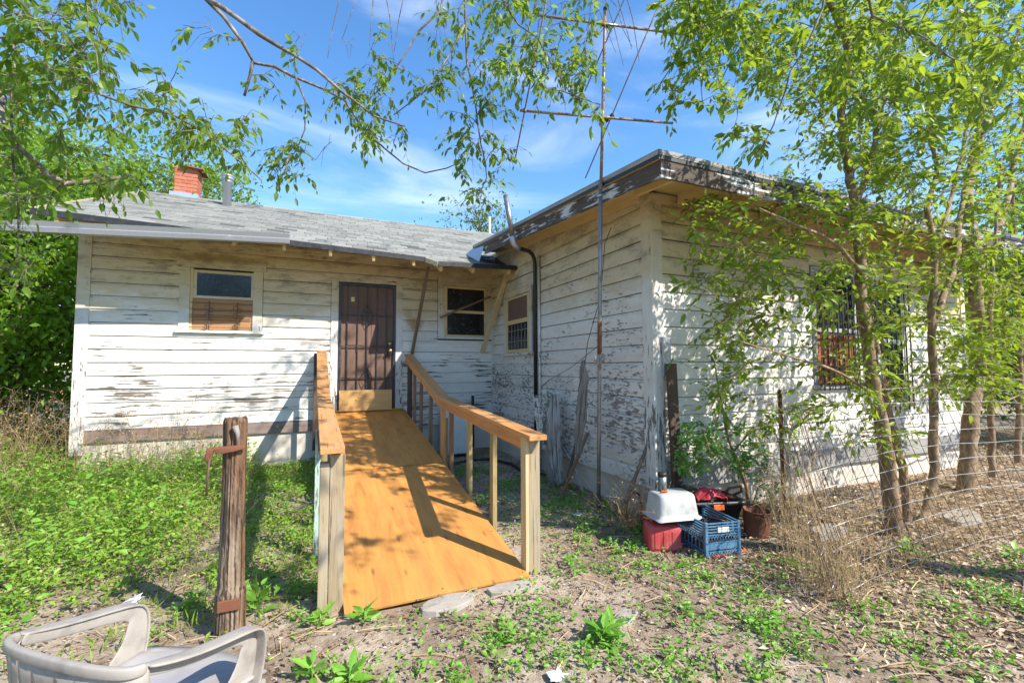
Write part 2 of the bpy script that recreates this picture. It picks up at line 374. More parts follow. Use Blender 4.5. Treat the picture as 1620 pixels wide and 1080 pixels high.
M['leafbush'] = leaf_mat('light bush leaf', (.07, .17, .02), (.24, .40, .05), (.45, .65, .06), .5)
M['leafshrub'] = leaf_mat('bright shrub leaf', (.05, .17, .03), (.11, .29, .045), (.22, .50, .05), .35)
M['weed'] = leaf_mat('ground weed leaf', (.15, .29, .025), (.33, .46, .07), (.34, .52, .05), .35)
M['weed2'] = leaf_mat('broadleaf weed', (.11, .29, .03), (.24, .46, .06), (.30, .58, .06), .3)
M['straw'] = leaf_mat('dry straw stem', (.30, .18, .08), (.66, .50, .29), (.5, .36, .18), .15, .8)
M['litter'] = leaf_mat('dry leaf litter', (.18, .11, .06), (.72, .57, .40), (.4, .3, .18), .1, .85)
M['darklitter'] = leaf_mat('dark rotted litter', (.05, .032, .02), (.20, .13, .08), (.1, .08, .05), .0, .95)
M['crumb'] = leaf_mat('pale ground crumbs', (.20, .15, .10), (.50, .44, .37), (.3, .3, .3), .0, .9)

# ------------------------------------------------------------------ GROUND
def gh(x, y):
    return (np.sin(x * 1.7 + 1) * np.cos(y * 1.3) * .012 + np.sin(x * 4.1 + y * 2.7) * .006 + np.sin(x * 9.3 - y * 7.1) * .003)
def far_flat(x, y):
    d = np.hypot(x - 1, y - 4); return np.clip((14 - d) / 4, 0, 1)
def hgt(x, y): return gh(x, y) * far_flat(x, y)
xs = np.concatenate([np.linspace(-600, -16, 14), np.linspace(-14, 14, 281), np.linspace(16, 600, 14)])
ys = np.concatenate([np.linspace(-600, -6, 12), np.linspace(-4, 16, 201), np.linspace(18, 800, 14)])
X, Y = np.meshgrid(xs, ys); nzg = rs.normal(0, .0022, X.shape) * far_flat(X, Y)
Z = hgt(X, Y) + nzg
nx, ny = len(xs), len(ys)
idx = np.arange(nx * ny).reshape(ny, nx)
gf = np.stack([idx[:-1, :-1], idx[:-1, 1:], idx[1:, 1:], idx[1:, :-1]], -1).reshape(-1, 4)
def np_mesh(name, V, Fc, smooth=False):
    """V (n,3), Fc (m,k) with constant k"""
    me = bpy.data.meshes.new(name); k = Fc.shape[1]
    me.vertices.add(len(V)); me.vertices.foreach_set('co', V.astype(np.float32).ravel())
    me.loops.add(Fc.size); me.loops.foreach_set('vertex_index', Fc.astype(np.int32).ravel())
    me.polygons.add(len(Fc)); me.polygons.foreach_set('loop_start', np.arange(0, Fc.size, k, dtype=np.int32))
    me.polygons.foreach_set('use_smooth', np.full(len(Fc), smooth)); me.update(calc_edges=True); return me
link('ground', np_mesh('ground', np.stack([X, Y, Z], -1).reshape(-1, 3), gf, True), mat=M['ground'], kind='structure')

# ------------------------------------------------------------------ HOUSE
DY, BX, CY = 7.9, 3.063, 3.509
house = root('white_clapboard_house', (0, DY, 0), 'single storey white clapboard house with peeling paint and grey shingle roof', 'house')

def siding_profile(h, full=True):
    if full: return [(0, .004), (-.021, .004), (-.024, h * .80), (-.017, h * .845), (-.006, h * .875), (-.004, h * .985), (0, h * .985)]
    return [(0, 0), (-.021, 0), (-.021, h), (0, h)]
def siding_piece(u0, u1, z0, h, Fm, mat, parent, full=True):
    prof = siding_profile(h, full); n = len(prof); L = u1 - u0; ns = max(1, min(3, int(L / .8)))
    off = rnd.uniform(-.0015, .0015); tilt = rnd.uniform(-.0016, .0016)
    vs, fs = [], []
    for i in range(ns + 1):
        j = 0 if i in (0, ns) else rnd.uniform(-.002, .002); k = rnd.uniform(-.0012, .0012)
        for (a, b) in prof: vs.append((L * i / ns, a + (off + j if a < 0 else 0), b + tilt * (i / ns - .5) * 2 + k * (b > .01)))
    for i in range(ns):
        for q in range(n - 1): fs.append((i * n + q, (i + 1) * n + q, (i + 1) * n + q + 1, i * n + q + 1))
    fs += [tuple(range(n)), tuple(ns * n + q for q in range(n - 1, -1, -1))]
    return MB().add(vs, fs).obj('siding_board', mat, parent, Fm @ Matrix.Translation((u0, 0, z0)))
def wall(name, Fm, L, zs, openings, mat, sheath_top, joints=.55, top=None, z_bottom=None):
    zb = z_bottom if z_bottom is not None else zs[0]
    poly = [(0, zb), (L, zb), (L, sheath_top if top is None else top(L)), (0, sheath_top if top is None else top(0))]
    w = MB().prism(poly, .06, Matrix.Translation((0, .02, 0))).obj(name, M['dark'], house, Fm)
    for zi in range(len(zs) - 1):
        z0, z1 = zs[zi], zs[zi + 1]; h = z1 - z0
        cuts = sorted({0, L} | {u for (a, b, c, d) in openings if c < z1 - .01 and d > z0 + .01 for u in (a, b)})
        for a, b in zip(cuts[:-1], cuts[1:]):
            if b - a < .01: continue
            mid = (a + b) / 2; lo, hi = z0, z1
            for (oa, ob, oc, od) in openings:
                if oa < mid < ob and oc < z1 - .01 and od > z0 + .01:
                    if oc > z0 + .015: hi = min(hi, oc)
                    elif od < z1 - .015: lo = max(lo, od)
                    else: lo = hi
            if hi - lo < .012: continue
            if top is not None and hi > min(top(a), top(b)) - .004:      # cut along the sloping roof
                ta, tb = top(a) - .004, top(b) - .004
                if max(ta, tb) <= lo + .01: continue
                x_at = lambda zq: a + (zq - ta) / (tb - ta) * (b - a) if abs(tb - ta) > 1e-6 else b
                pts = [(a, lo)] if ta > lo else [(x_at(lo), lo)]
                pts += [(b, lo), (b, min(hi, tb))] if tb > lo else [(x_at(lo), lo)]
                if (ta - hi) * (tb - hi) < 0: pts.append((x_at(hi), hi))
                if ta > lo: pts.append((a, min(hi, ta)))
                MB().prism([(p - a, q - lo) for p, q in pts], .021, Matrix.Translation((0, -.021, 0))).obj('siding_board', mat, w, Fm @ Matrix.Translation((a, 0, lo)))
                continue
            full = abs(hi - lo - h) < .001
            if b - a > 1.6 and rnd.random() < joints:
                j = a + (b - a) * rnd.uniform(.3, .7)
                siding_piece(a, j - .001, lo, hi - lo, Fm, mat, w, full); siding_piece(j + .001, b, lo, hi - lo, Fm, mat, w, full)
            else: siding_piece(a, b, lo, hi - lo, Fm, mat, w, full)
    return w
FA = Matrix.Translation((-2.91, DY, 0))                                  # u=0 at left end, looking at +y
zsA = [.662 + .183 * k for k in range(17)]                               # up to 3.59
opA = [(.24 + 2.91, 1.37 + 2.91, .5, 3.03), (-1.80 + 2.91, -.73 + 2.91, 2.0, 3.10), (2.01 + 2.91, 3.05 + 2.91, 1.97, 3.09)]
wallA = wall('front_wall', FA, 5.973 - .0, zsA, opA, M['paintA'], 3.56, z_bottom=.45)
# lowest course: bare board on the left, painted remainder at right of the door
beam('skirt_board', (-2.80, DY - .012, .575), (.235, DY - .012, .575), .022, .165, M['skirt'], wallA, bevel=.002)
siding_piece(1.38 + 2.91, 5.97, .475, .185, FA, M['paintA'], wallA)
FB = Matrix(((0, 1, 0, BX), (-1, 0, 0, DY), (0, 0, 1, 0), (0, 0, 0, 1)))  # u runs from the inner corner to the camera
zsB = [2.95 - .1768 * k for k in range(15, -1, -1)] + [2.95 + .1768 * k for k in (1, 2, 3, 4)]
LB = DY - CY
roofE = lambda y: 3.200 + .079 * (y - 2.86)                              # underside of extension roof deck
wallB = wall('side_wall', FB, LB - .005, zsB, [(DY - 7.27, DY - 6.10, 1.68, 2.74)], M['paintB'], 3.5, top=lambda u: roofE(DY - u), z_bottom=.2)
FC = Matrix.Translation((BX, CY, 0)); LC = 5.95
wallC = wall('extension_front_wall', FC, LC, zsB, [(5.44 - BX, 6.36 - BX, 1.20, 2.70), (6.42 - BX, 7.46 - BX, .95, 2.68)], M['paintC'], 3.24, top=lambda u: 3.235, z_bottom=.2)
FD = Matrix(((0, -1, 0, -2.91), (1, 0, 0, 12.9), (0, 0, 1, 0), (0, 0, 0, 1)))
FD = Matrix(((0, 1, 0, -2.91), (-1, 0, 0, 13.4), (0, 0, 1, 0), (0, 0, 0, 1)))
zsD = zsA
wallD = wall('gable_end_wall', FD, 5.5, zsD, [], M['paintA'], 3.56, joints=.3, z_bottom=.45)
FE = Matrix(((0, -1, 0, BX + LC), (1, 0, 0, CY), (0, 0, 1, 0), (0, 0, 0, 1)))
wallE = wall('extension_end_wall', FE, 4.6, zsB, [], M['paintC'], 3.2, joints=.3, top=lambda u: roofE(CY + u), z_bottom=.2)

# corner boards
def vboard(x0, x1, y0, y1, z0, z1, mat=None, parent=house, name='corner_board'):
    Mx = Matrix(((0, 0, 1, x0), (0, 1, 0, y0), (-1, 0, 0, z1), (0, 0, 0, 1)))   # local X runs down the board
    return MB().box(0, z1 - z0, 0, y1 - y0, 0, x1 - x0).obj(name, mat or M['trim'], parent, Mx, .003)
vboard(-2.94, -2.795, DY - .034, DY - .002, .34, 3.56)
vboard(-2.945, -2.915, DY - .002, DY + .12, .34, 3.56)
vboard(BX - .036, BX - .003, CY - .036, CY + .115, .30, 3.21)
vboard(BX - .002, BX + .105, CY - .034, CY - .002, .30, 3.22)
vboard(BX - .030, BX - .002, DY - .052, DY - .024, .47, 3.55)
vboard(BX + LC - .10, BX + LC + .02, CY - .034, CY - .002, .30, 3.22)
# foundation skirts
MB().box(-2.86, 3.03, DY + .012, DY + .10, -.2, .60).obj('foundation', M['concrete'], house)
MB().box(BX + .015, BX + .10, CY + .05, DY, -.2, .32).obj('foundation', M['concrete'], house)
MB().box(BX + .03, BX + LC, CY + .012, CY + .10, -.2, .32).obj('foundation', M['concrete'], house)
MB().box(-2.89, -2.80, DY + .1, 13.4, -.2, .60).obj('foundation', M['concrete'], house)
# warped bare boards at the foot of the extension wall
beam('skirt_board', (BX + .12, CY - .03, .43), (5.3, CY - .03, .40), .02, .26, M['greywood'], wallC, warp=.004)
beam('skirt_board', (5.35, CY - .03, .40), (8.8, CY - .03, .39), .02, .20, M['greywood'], wallC, warp=.004)

# front door behind security door
door = MB().box(.36, 1.275, DY - .004, DY + .018, .76, 2.89).obj('front_door', M['screen'], house)
for (a, b) in ((.47, .75), (.88, 1.16)):
    for (c, d) in ((1.28, 1.72), (1.86, 2.36), (2.48, 2.74)):
        MB().box(a, b, DY - .012, DY - .003, c, d).obj('door_panel', M['screen'], door, bevel=.006)
MB().box(.55, .61, DY - .02, DY - .0125, 2.58, 2.66).obj('door_viewer', M['brass'], door, bevel=.004)
def trimset(parent, F_, u0, u1, z0, z1, w, head, sill=True, ear=.03, mat=None, hz=.13, sd=.035):
    """casing round an opening: F_ maps local (u, out=-y, z)"""
    m = mat or M['trim']
    def bx(n, a, b, c, d, t, up=False):
        if up:
            Q = F_ @ Matrix(((0, 0, 1, a), (0, 1, 0, -t), (-1, 0, 0, d), (0, 0, 0, 1)))
            return MB().box(0, d - c, 0, t - .001, 0, b - a).obj(n, m, parent, Q, .003)
        return MB().box(0, b - a, 0, t - .001, 0, d - c).obj(n, m, parent, F_ @ Matrix.Translation((a, -t, c)), .003)
    bx('casing', u0 - w, u0, z0, z1, sd - .004, True); bx('casing', u1, u1 + w, z0, z1, sd - .004, True)
    bx('head_casing', u0 - w - ear, u1 + w + ear, z1 + .001, z1 + hz, sd)
    if sill: bx('sill', u0 - w - .03, u1 + w + .03, z0 - .045, z0 - .001, sd + .035)
dt = trimset(house, FA, .36 + 2.91, 1.28 + 2.91, .70, 2.90, .115, True, sill=False, ear=.10, hz=.135)
# security door
sec = root('iron_security_door', (.37, DY - .03, .78), 'black iron security door with scrolled bars over the brown entrance door', 'security door')
ys_ = DY - .045
fr = MB(); fr.box(.365, .405, ys_, ys_ + .03, .78, 2.885); fr.box(1.235, 1.275, ys_, ys_ + .03, .78, 2.885)
fr.box(.405, 1.235, ys_, ys_ + .03, 2.85, 2.885); fr.box(.405, 1.235, ys_, ys_ + .03, .78, .82)
fr.obj('frame', M['iron'], sec, bevel=.003)
for xb in (.50, .66, .81, .97, 1.12): MB().box(xb - .007, xb + .007, ys_ + .008, ys_ + .022, .82, 2.85).obj('bar', M['iron'], sec)
for zb in (1.32, 1.84, 2.36): MB().box(.405, 1.235, ys_ + .004, ys_ + .014, zb - .007, zb + .007).obj('bar', M['iron'], sec)
def scroll(cx, cz, w, h):
    s = MB()
    for sg in (-1, 1):
        s.tube([(cx + sg * w * math.sin(math.pi * t) ** 1.0 * (1 - .0 * t), ys_ - .002, cz + h * (t - .5)) for t in np.linspace(0, 1, 13)], .005, 5)
        for (oz, r, d) in ((h * .18, .026, 1), (-h * .25, .022, -1)):
            s.tube([(cx + sg * (.032 + r * (1 - a / 9) * math.cos(a)), ys_ - .002, cz + oz + d * r * (1 - a / 9) * math.sin(a)) for a in np.linspace(0, 6.5, 12)], .004, 5)
        s.tube([(cx, ys_ - .002, cz + h * .5), (cx + sg * .03, ys_ - .002, cz + h * .56), (cx + sg * .045, ys_ - .002, cz + h * .53)], .004, 5)
    return s.obj('scroll', M['iron'], sec)
scroll(.81, 2.34, .09, .36); scroll(.81, 1.30, .085, .36)
kn = MB().box(1.15, 1.215, ys_ - .012, ys_ + .02, 1.70, 1.94).obj('lock_plate', M['iron'], sec, bevel=.004)
MB().lathe([(.010, 0), (.012, .03), (.030, .045), (.032, .06), (.02, .075)], (0, 0, 0), 14, Matrix.Translation((1.18, ys_ - .012, 1.77)) @ Matrix.Rotation(math.pi / 2, 4, 'X')).obj('knob', M['brass'], sec)
MB().lathe([(.028, 0), (.030, .012), (.02, .018)], (0, 0, 0), 14, Matrix.Translation((1.18, ys_ - .012, 1.89)) @ Matrix.Rotation(math.pi / 2, 4, 'X')).obj('deadbolt', M['brass'], sec)
sc = bpy.data.meshes.new('x')
# front window, left: small sash above, cardboard below
w1 = MB().box(-1.67, -.86, DY + .002, DY + .018, 2.03, 2.97).obj('window', M['dark'], house)
trimset(w1, FA, -1.67 + 2.91, -.865 + 2.91, 2.05, 2.965, .13, True, ear=.04, hz=.15)
MB().box(-1.59, -.895, DY - .006, DY - .002, 2.56, 2.895).obj('pane', M['glass'], w1)
s = MB(); s.box(-1.635, -1.59, DY - .018, DY, 2.52, 2.94); s.box(-.895, -.865, DY - .018, DY, 2.52, 2.94); s.box(-1.59, -.895, DY - .018, DY, 2.895, 2.94); s.box(-1.59, -.895, DY - .018, DY, 2.52, 2.56)
s.obj('sash', M['trim'], w1, bevel=.002)
MB().box(-1.668, -1.636, DY - .022, DY, 2.052, 2.96).obj('jamb', M['soffit'], w1)
for k, (c, d) in enumerate(((2.06, 2.20), (2.205, 2.34), (2.345, 2.515))): MB().box(-1.634, -.867, DY - .008 - k * .001, DY - .001, c, d).obj('infill_board', M['card'], w1, bevel=.002)
g = MB()
for zb in (2.09, 2.24, 2.27, 2.36, 2.45): g.tube([(-1.66, DY - .05, zb), (-.87, DY - .05, zb)], .0045, 5)
for xb in (-1.42, -1.06):
    g.tube([(xb, DY - .055, 2.04), (xb, DY - .055, 2.48)], .006, 5)
    for (oz, sg) in ((2.10, -1), (2.18, 1), (2.27, -1), (2.35, 1), (2.39, -1)):
        g.tube([(xb + sg * .025 + .034 * math.cos(a), DY - .058, oz + .034 * math.sin(a)) for a in np.linspace(0, 5.4, 10)], .004, 4)
g.obj('window_grille', M['wirerust'], w1)
# front window, right: dark double hung with screen
w2 = MB().box(2.13, 2.94, DY + .002, DY + .018, 2.03, 2.97).obj('window', M['dark'], house)
trimset(w2, FA, 2.13 + 2.91, 2.94 + 2.91, 2.04, 2.96, .11, True, ear=.0, hz=.14)
for (c, d) in ((2.075, 2.47), (2.52, 2.915)):
    MB().box(2.19, 2.90, DY - .006, DY - .002, c, d).obj('pane', M['glass'], w2)
s = MB(); s.box(2.135, 2.19, DY - .018, DY, 2.045, 2.955); s.box(2.90, 2.935, DY - .018, DY, 2.045, 2.955); s.box(2.19, 2.90, DY - .018, DY, 2.915, 2.955); s.box(2.19, 2.90, DY - .018, DY, 2.47, 2.52); s.box(2.19, 2.90, DY - .018, DY, 2.045, 2.075)
s.obj('sash', M['soffit'], w2, bevel=.002)
# side wall window
w3 = MB().box(DY - 7.20, DY - 6.24, .002, .018, 1.70, 2.68).obj('window', M['dark'], house, FB)
trimset(w3, FB, DY - 7.19, DY - 6.25, 1.72, 2.66, .09, True, ear=.0, hz=.09)
fw = lambda a, b, c, d, t0=-.018, t1=0.: MB().box(DY - b, DY - a, t0, t1, c, d)
fw(6.34, 7.12, 2.27, 2.62, -.006, -.002).obj('pane', M['screen'], w3, FB)
fw(6.34, 7.12, 1.78, 2.20, -.006, -.002).obj('pane', M['glass'], w3, FB)
s = MB()
for q in ((6.255, 6.34, 1.725, 2.655), (7.12, 7.185, 1.725, 2.655), (6.34, 7.12, 2.62, 2.655), (6.34, 7.12, 2.20, 2.27), (6.34, 7.12, 1.725, 1.78)): s.box(DY - q[1], DY - q[0], -.019, 0, q[2], q[3])
s.obj('sash', M['soffit'], w3, FB, .002)
s = MB()
for k in range(5): s.box(DY - 6.98 + k * .13, DY - 6.98 + k * .13 + .03, -.012, -.0065, 1.80, 2.18)
for zz in (1.90, 2.08): s.box(DY - 7.1, DY - 6.36, -.014, -.0125, zz, zz + .018)
s.obj('window_grille', M['pipe'], w3, FB)
# extension window with rust brown infill behind iron bars
w4 = MB().box(5.50, 6.34, CY + .002, CY + .018, 1.22, 2.69).obj('window', M['dark'], house)
trimset(w4, FC, 5.53 - BX, 6.28 - BX, 1.26, 2.62, .08, True, ear=.0, hz=.07, mat=M['greywood'])
M['rustpanel'] = plain_mat('rusty brown board', (.33, .11, .045), .8, dirt=.5, dscale=5, dcol=(.14, .05, .025))
for k in range(5): MB().box(5.535 + k * .149, 5.535 + k * .149 + .144, CY - .010 - (k % 2) * .003, CY - .002, 1.27, 1.90).obj('infill_board', M['rustpanel'], w4, bevel=.002)
MB().box(5.535, 6.275, CY - .008, CY - .003, 1.95, 2.60).obj('pane', M['dark'], w4)
MB().box(5.535, 6.275, CY - .03, CY - .009, 1.90, 1.95).obj('meeting_rail', M['greywood'], w4)
for k in range(8):
    xb = 5.56 + k * .1; MB().box(xb, xb + .014, CY - .075, CY - .061, 1.2, 2.64).obj('bar', M['iron'], w4)
g = MB()
for k in range(7):
    for sg in (-1, 1): g.tube([(5.617 + k * .1 + sg * .012 + sg * .02 * math.cos(a), CY - .07, 1.47 + .02 * math.sin(a) * (1 + a / 9)) for a in np.linspace(0, 6, 10)], .004, 4)
g.box(5.5, 6.32, CY - .078, CY - .058, 1.86, 1.875); g.box(5.5, 6.32, CY - .078, CY - .058, 1.25, 1.265)
g.obj('window_grille', M['iron'], w4)
w5 = MB().box(6.46, 7.44, CY + .002, CY + .018, .97, 2.67).obj('window', M['dark'], house)
trimset(w5, FC, 6.50 - BX, 7.38 - BX, 1.0, 2.60, .08, True, ear=.0, hz=.08)
MB().box(6.55, 7.33, CY - .006, CY - .002, 1.05, 1.78).obj('pane', M['glass'], w5); MB().box(6.55, 7.33, CY - .006, CY - .002, 1.84, 2.55).obj('pane', M['glass'], w5)
s = MB()
for q in ((6.502, 6.55, 1.0, 2.6), (7.33, 7.378, 1.0, 2.6), (6.55, 7.33, 1.78, 1.84), (6.55, 7.33, 2.55, 2.598), (6.55, 7.33, 1.002, 1.05)): s.box(q[0], q[1], CY - .018, CY, q[2], q[3])
s.obj('sash', M['trim'], w5)
for k in range(10):
    xb = 6.46 + k * .108; MB().box(xb, xb + .013, CY - .075, CY - .062, .9, 2.62).obj('bar', M['iron'], w5)

# ---- main roof
EZ = lambda x: 3.215 - (x - 1.6) * .0315 if x < 1.6 else 3.215          # sagging eave height at y = 7.05
SL, YE, YR = .432, 7.05, 10.69
def rz(x, y): return EZ(x) + (y - YE) * (4.89 - EZ(x)) / (YR - YE)
roof = None
d = MB(); XL, XR = -3.06, 9.0
top = [(XL, YE), (1.60, YE), (1.72, 6.72), (3.02, 6.72), (3.04, YE), (XR, 8.2), (XR, YR), (XL, YR)]
def zroof(x, y):
    if y < YE and x > 1.55: return 3.215 - (YE - y) * .38 + .03 * max(0, (x - 1.72)) * (YE - y) / .33
    return rz(x, y)
def deck(m, lift, th):
    gx = list(np.linspace(XL, 1.60, 9)) + [1.72, 2.2, 2.6, 3.04] + list(np.linspace(3.5, XR, 8)); nr = 7
    vs = []
    for x in gx:
        y0 = YE if x <= 3.04 else YE + (x - 3.04) / (XR - 3.04) * 1.15
        for j in range(nr): y = y0 + (YR - y0) * j / (nr - 1); vs.append((x, y, rz(x, y) + lift))
    nb = len(vs); fs = [(i * nr + j, (i + 1) * nr + j, (i + 1) * nr + j + 1, i * nr + j + 1) for i in range(len(gx) - 1) for j in range(nr - 1)]
    fl = [(1.60, YE), (1.72, 6.72), (3.02, 6.72), (3.04, YE)]; f0 = len(vs); vs += [(x, y, zroof(x, y) + lift) for x, y in fl]; fs.append((f0, f0 + 1, f0 + 2, f0 + 3))
    if th:
        k = len(vs); vs += [(x, y, z - th) for x, y, z in vs]; fs += [tuple(q + k for q in f[::-1]) for f in fs]
        for i in range(len(gx) - 1): fs.append((i * nr, i * nr + k, (i + 1) * nr + k, (i + 1) * nr))
        for j in range(nr - 1): fs.append((j, j + 1, j + 1 + k, j + k))
        for q in ((0, 1), (1, 2), (2, 3)): fs.append((f0 + q[0], f0 + q[0] + k, f0 + q[1] + k, f0 + q[1]))
    return m.add(vs, fs)
roof = deck(d, 0, .045).obj('roof', M['soffit'], house)
# back slope, gable
MB().add([(XL, YR, 4.89), (XR, YR, 4.89), (XR, 14.3, 3.3), (XL, 14.3, 3.3), (XL, YR, 4.845), (XR, YR, 4.845), (XR, 14.3, 3.255), (XL, 14.3, 3.255)],
         [(0, 1, 2, 3), (7, 6, 5, 4), (0, 3, 7, 4), (1, 5, 6, 2), (3, 2, 6, 7)]).obj('back_slope', M['shingle'], roof)
MB().prism([(0, 3.5), (5.5, 3.5), (2.71, 4.80)], .03, FD.copy()).obj('gable', M['paintA'], house)
# drip edges
def strip(p0, p1, w, h, mat, parent, name): return beam(name, p0, p1, w, h, mat, parent, bevel=0)
strip((XL - .01, YE - .012, rz(XL, YE) - .018), (1.60, YE - .012, rz(1.6, YE) - .018), .02, .075, M['black'], roof, 'drip_edge')
strip((1.72, 6.708, 3.215 - .125 - .018), (3.03, 6.708, 3.215 - .08 - .018), .02, .07, M['black'], roof, 'drip_edge')
strip((1.60, YE - .01, 3.19), (1.72, 6.71, 3.065), .03, .07, M['trim'], roof, 'drip_edge')
strip((XL - .012, YE, rz(XL, YE) - .03), (XL - .012, YR, 4.86), .02, .11, M['trim'], roof, 'rake_board')
# shingles: near 300 are single pieces, the rest one joined part
mesh_cache = {}
tabs = []
for ci in range(27):
    sdist = ci * .145; y0 = YE + sdist * .918 - .012
    if ci < 2: pass
    off = rnd.uniform(0, .3); x = XL - off
    while x < 6.5:
        xa, xb = max(x, XL - .01), x + .296
        if xb - xa > .03 and not (xb > 2.62 and y0 < 7.1) and xa < 2.62 + max(0, (y0 - 7.6)) * 8 + (2.0 if y0 > 8.15 else 0): tabs.append((xa, xb, y0, ci))
        x += .305
for ci in range(3):                                                       # lowered porch flap
    y0 = 6.715 + ci * .12; x = 1.66 - rnd.uniform(0, .2) + ci * -.02
    while x < 3.0:
        xa, xb = max(x, 1.70 - ci * .045), min(x + .30, 3.03)
        if xb - xa > .03: tabs.append((xa, xb, y0, -1 - ci))
        x += .305
def zroof(x, y):
    if y < YE and x > 1.55: return 3.215 - (YE - y) * .38 + .03 * max(0, (x - 1.72)) * (YE - y) / .33
    return rz(x, y)
def tab_verts(xa, xb, y0):
    y1 = y0 + .165; l1, l2 = rnd.uniform(.0, .004), rnd.uniform(0, .004)
    a = [(xa, y0, zroof(xa, y0) + .015 + l1), (xb, y0, zroof(xb, y0) + .015 + l2), (xb, y1, zroof(xb, y1) + .002), (xa, y1, zroof(xa, y1) + .002)]
    return a + [(p[0], p[1], p[2] - .012) for p in a[:2]]
TF = [(0, 1, 2, 3), (0, 4, 5, 1), (0, 3, 4), (1, 5, 2)]
deck(MB(), .002, 0).obj('roofing_felt', M['black'], roof)
tabs.sort(key=lambda t: t[2] + abs(t[0]) * .05)
for (xa, xb, y0, ci) in tabs[:300]: MB().add(tab_verts(xa, xb, y0), TF).obj('shingle', M['shingle'], roof)
r_ = MB()
for (xa, xb, y0, ci) in tabs[300:]: r_.add(tab_verts(xa, xb, y0), TF)
r_.obj('shingle_courses', M['shingle'], roof, kind='stuff')
q = MB()
for k in range(42):
    xa = XL + k * .29
    q.add([(xa, YR - .13, 4.89 - .045), (xa + .285, YR - .13, 4.845), (xa + .285, YR, 4.912), (xa, YR, 4.912), (xa, YR + .13, 4.845), (xa + .285, YR + .13, 4.845)], [(0, 1, 2, 3), (3, 2, 5, 4)])
q.obj('ridge_caps', M['shingle'], roof, kind='stuff')
# rafter tails
for xr in np.arange(-2.85, 1.6, .61):
    beam('rafter_tail', (xr, YE + .01, rz(xr, YE) - .092), (xr, DY + .0, rz(xr, DY) - .092), .042, .09, M['soffit'], roof)
for xr in (1.78, 2.30, 2.92): beam('rafter_tail', (xr, 6.75, zroof(xr, 6.75) - .092), (xr, DY, rz(xr, DY) - .092), .042, .09, M['soffit'], roof)
# ---- extension roof
RT = lambda y: 3.262 + .079 * (y - 2.86)
eroof = MB().add([(2.58, 2.84, RT(2.84)), (9.3, 2.84, RT(2.84)), (9.3, 8.3, RT(8.3)), (2.58, 7.56, RT(7.56)), (2.58, 2.84, RT(2.84) - .06), (9.3, 2.84, RT(2.84) - .06), (9.3, 8.3, RT(8.3) - .06), (2.58, 7.56, RT(7.56) - .06)],
         [(0, 1, 2, 3), (7, 6, 5, 4), (0, 4, 5, 1), (1, 5, 6, 2), (2, 6, 7, 3), (3, 7, 4, 0)]).obj('extension_roof', M['soffit'], house)
MB().add([(2.565, 2.825, RT(2.84) + .012), (9.3, 2.825, RT(2.84) + .012), (9.3, 8.3, RT(8.3) + .012), (2.565, 7.57, RT(7.56) + .012), (2.565, 2.825, RT(2.84) - .062), (9.3, 2.825, RT(2.84) - .062), (9.3, 2.845, RT(2.84) + .001), (9.3, 8.3, RT(8.3) + .001), (2.572, 7.57, RT(7.56) - .062)],
         [(0, 1, 2, 3), (0, 4, 5, 1), (3, 8, 4, 0)]).obj('roofing_sheet', M['black'], eroof)
beam('drip_edge', (2.566, 2.83, RT(2.84) - .005), (2.566, 7.5, RT(7.5) - .005), .012, .045, M['greywood'], eroof, bevel=0)
beam('drip_edge', (2.57, 2.828, RT(2.84) - .005), (9.3, 2.828, RT(2.84) - .005), .012, .045, M['greywood'], eroof, bevel=0)
beam('fascia_board', (2.606, 2.86, RT(2.86) - .135), (2.606, 4.55, RT(4.55) - .135), .024, .150, M['fascia'], eroof)
beam('fascia_board', (2.606, 4.556, RT(4.55) - .137), (2.606, 7.04, RT(7.04) - .137), .024, .150, M['fascia'], eroof)
beam('fascia_board', (2.594, 2.846, RT(2.86) - .137), (6.2, 2.846, RT(2.86) - .137), .024, .155, M['fascia'], eroof)
beam('fascia_board', (6.205, 2.846, RT(2.86) - .137), (9.3, 2.846, RT(2.86) - .137), .024, .150, M['fascia'], eroof)
for xr in (2.86, 3.40, 4.01, 4.62, 5.23, 5.84, 6.45, 7.06, 7.67, 8.28, 8.89):
    beam('rafter_tail', (xr, 2.862, RT(2.9) - .112), (xr, CY - .036, RT(3.5) - .112), .042, .10, M['soffit'], eroof)
for k in range(4):
    beam('soffit_board', (2.62 + k * .108 + .05, 2.87, RT(2.9) - .068), (2.62 + k * .108 + .05, 7.0, RT(7.0) - .068), .104, .012, M['soffit'], eroof, bevel=.001)
beam('frieze_board', (BX - .034, CY + .12, roofE(CY + .12) - .045), (BX - .034, DY - .05, roofE(DY - .05) - .045), .018, .085, M['soffit'], eroof)
# flashing between roofs
MB().add([(2.45, 7.62, rz(2.45, 7.62) + .016), (2.60, 7.56, RT(7.56) + .0), (2.60, 7.06, RT(7.06) - .05), (2.52, 7.1, rz(2.5, 7.1) + .018)], [(0, 1, 2, 3)]).obj('flashing', M['galv'], roof)

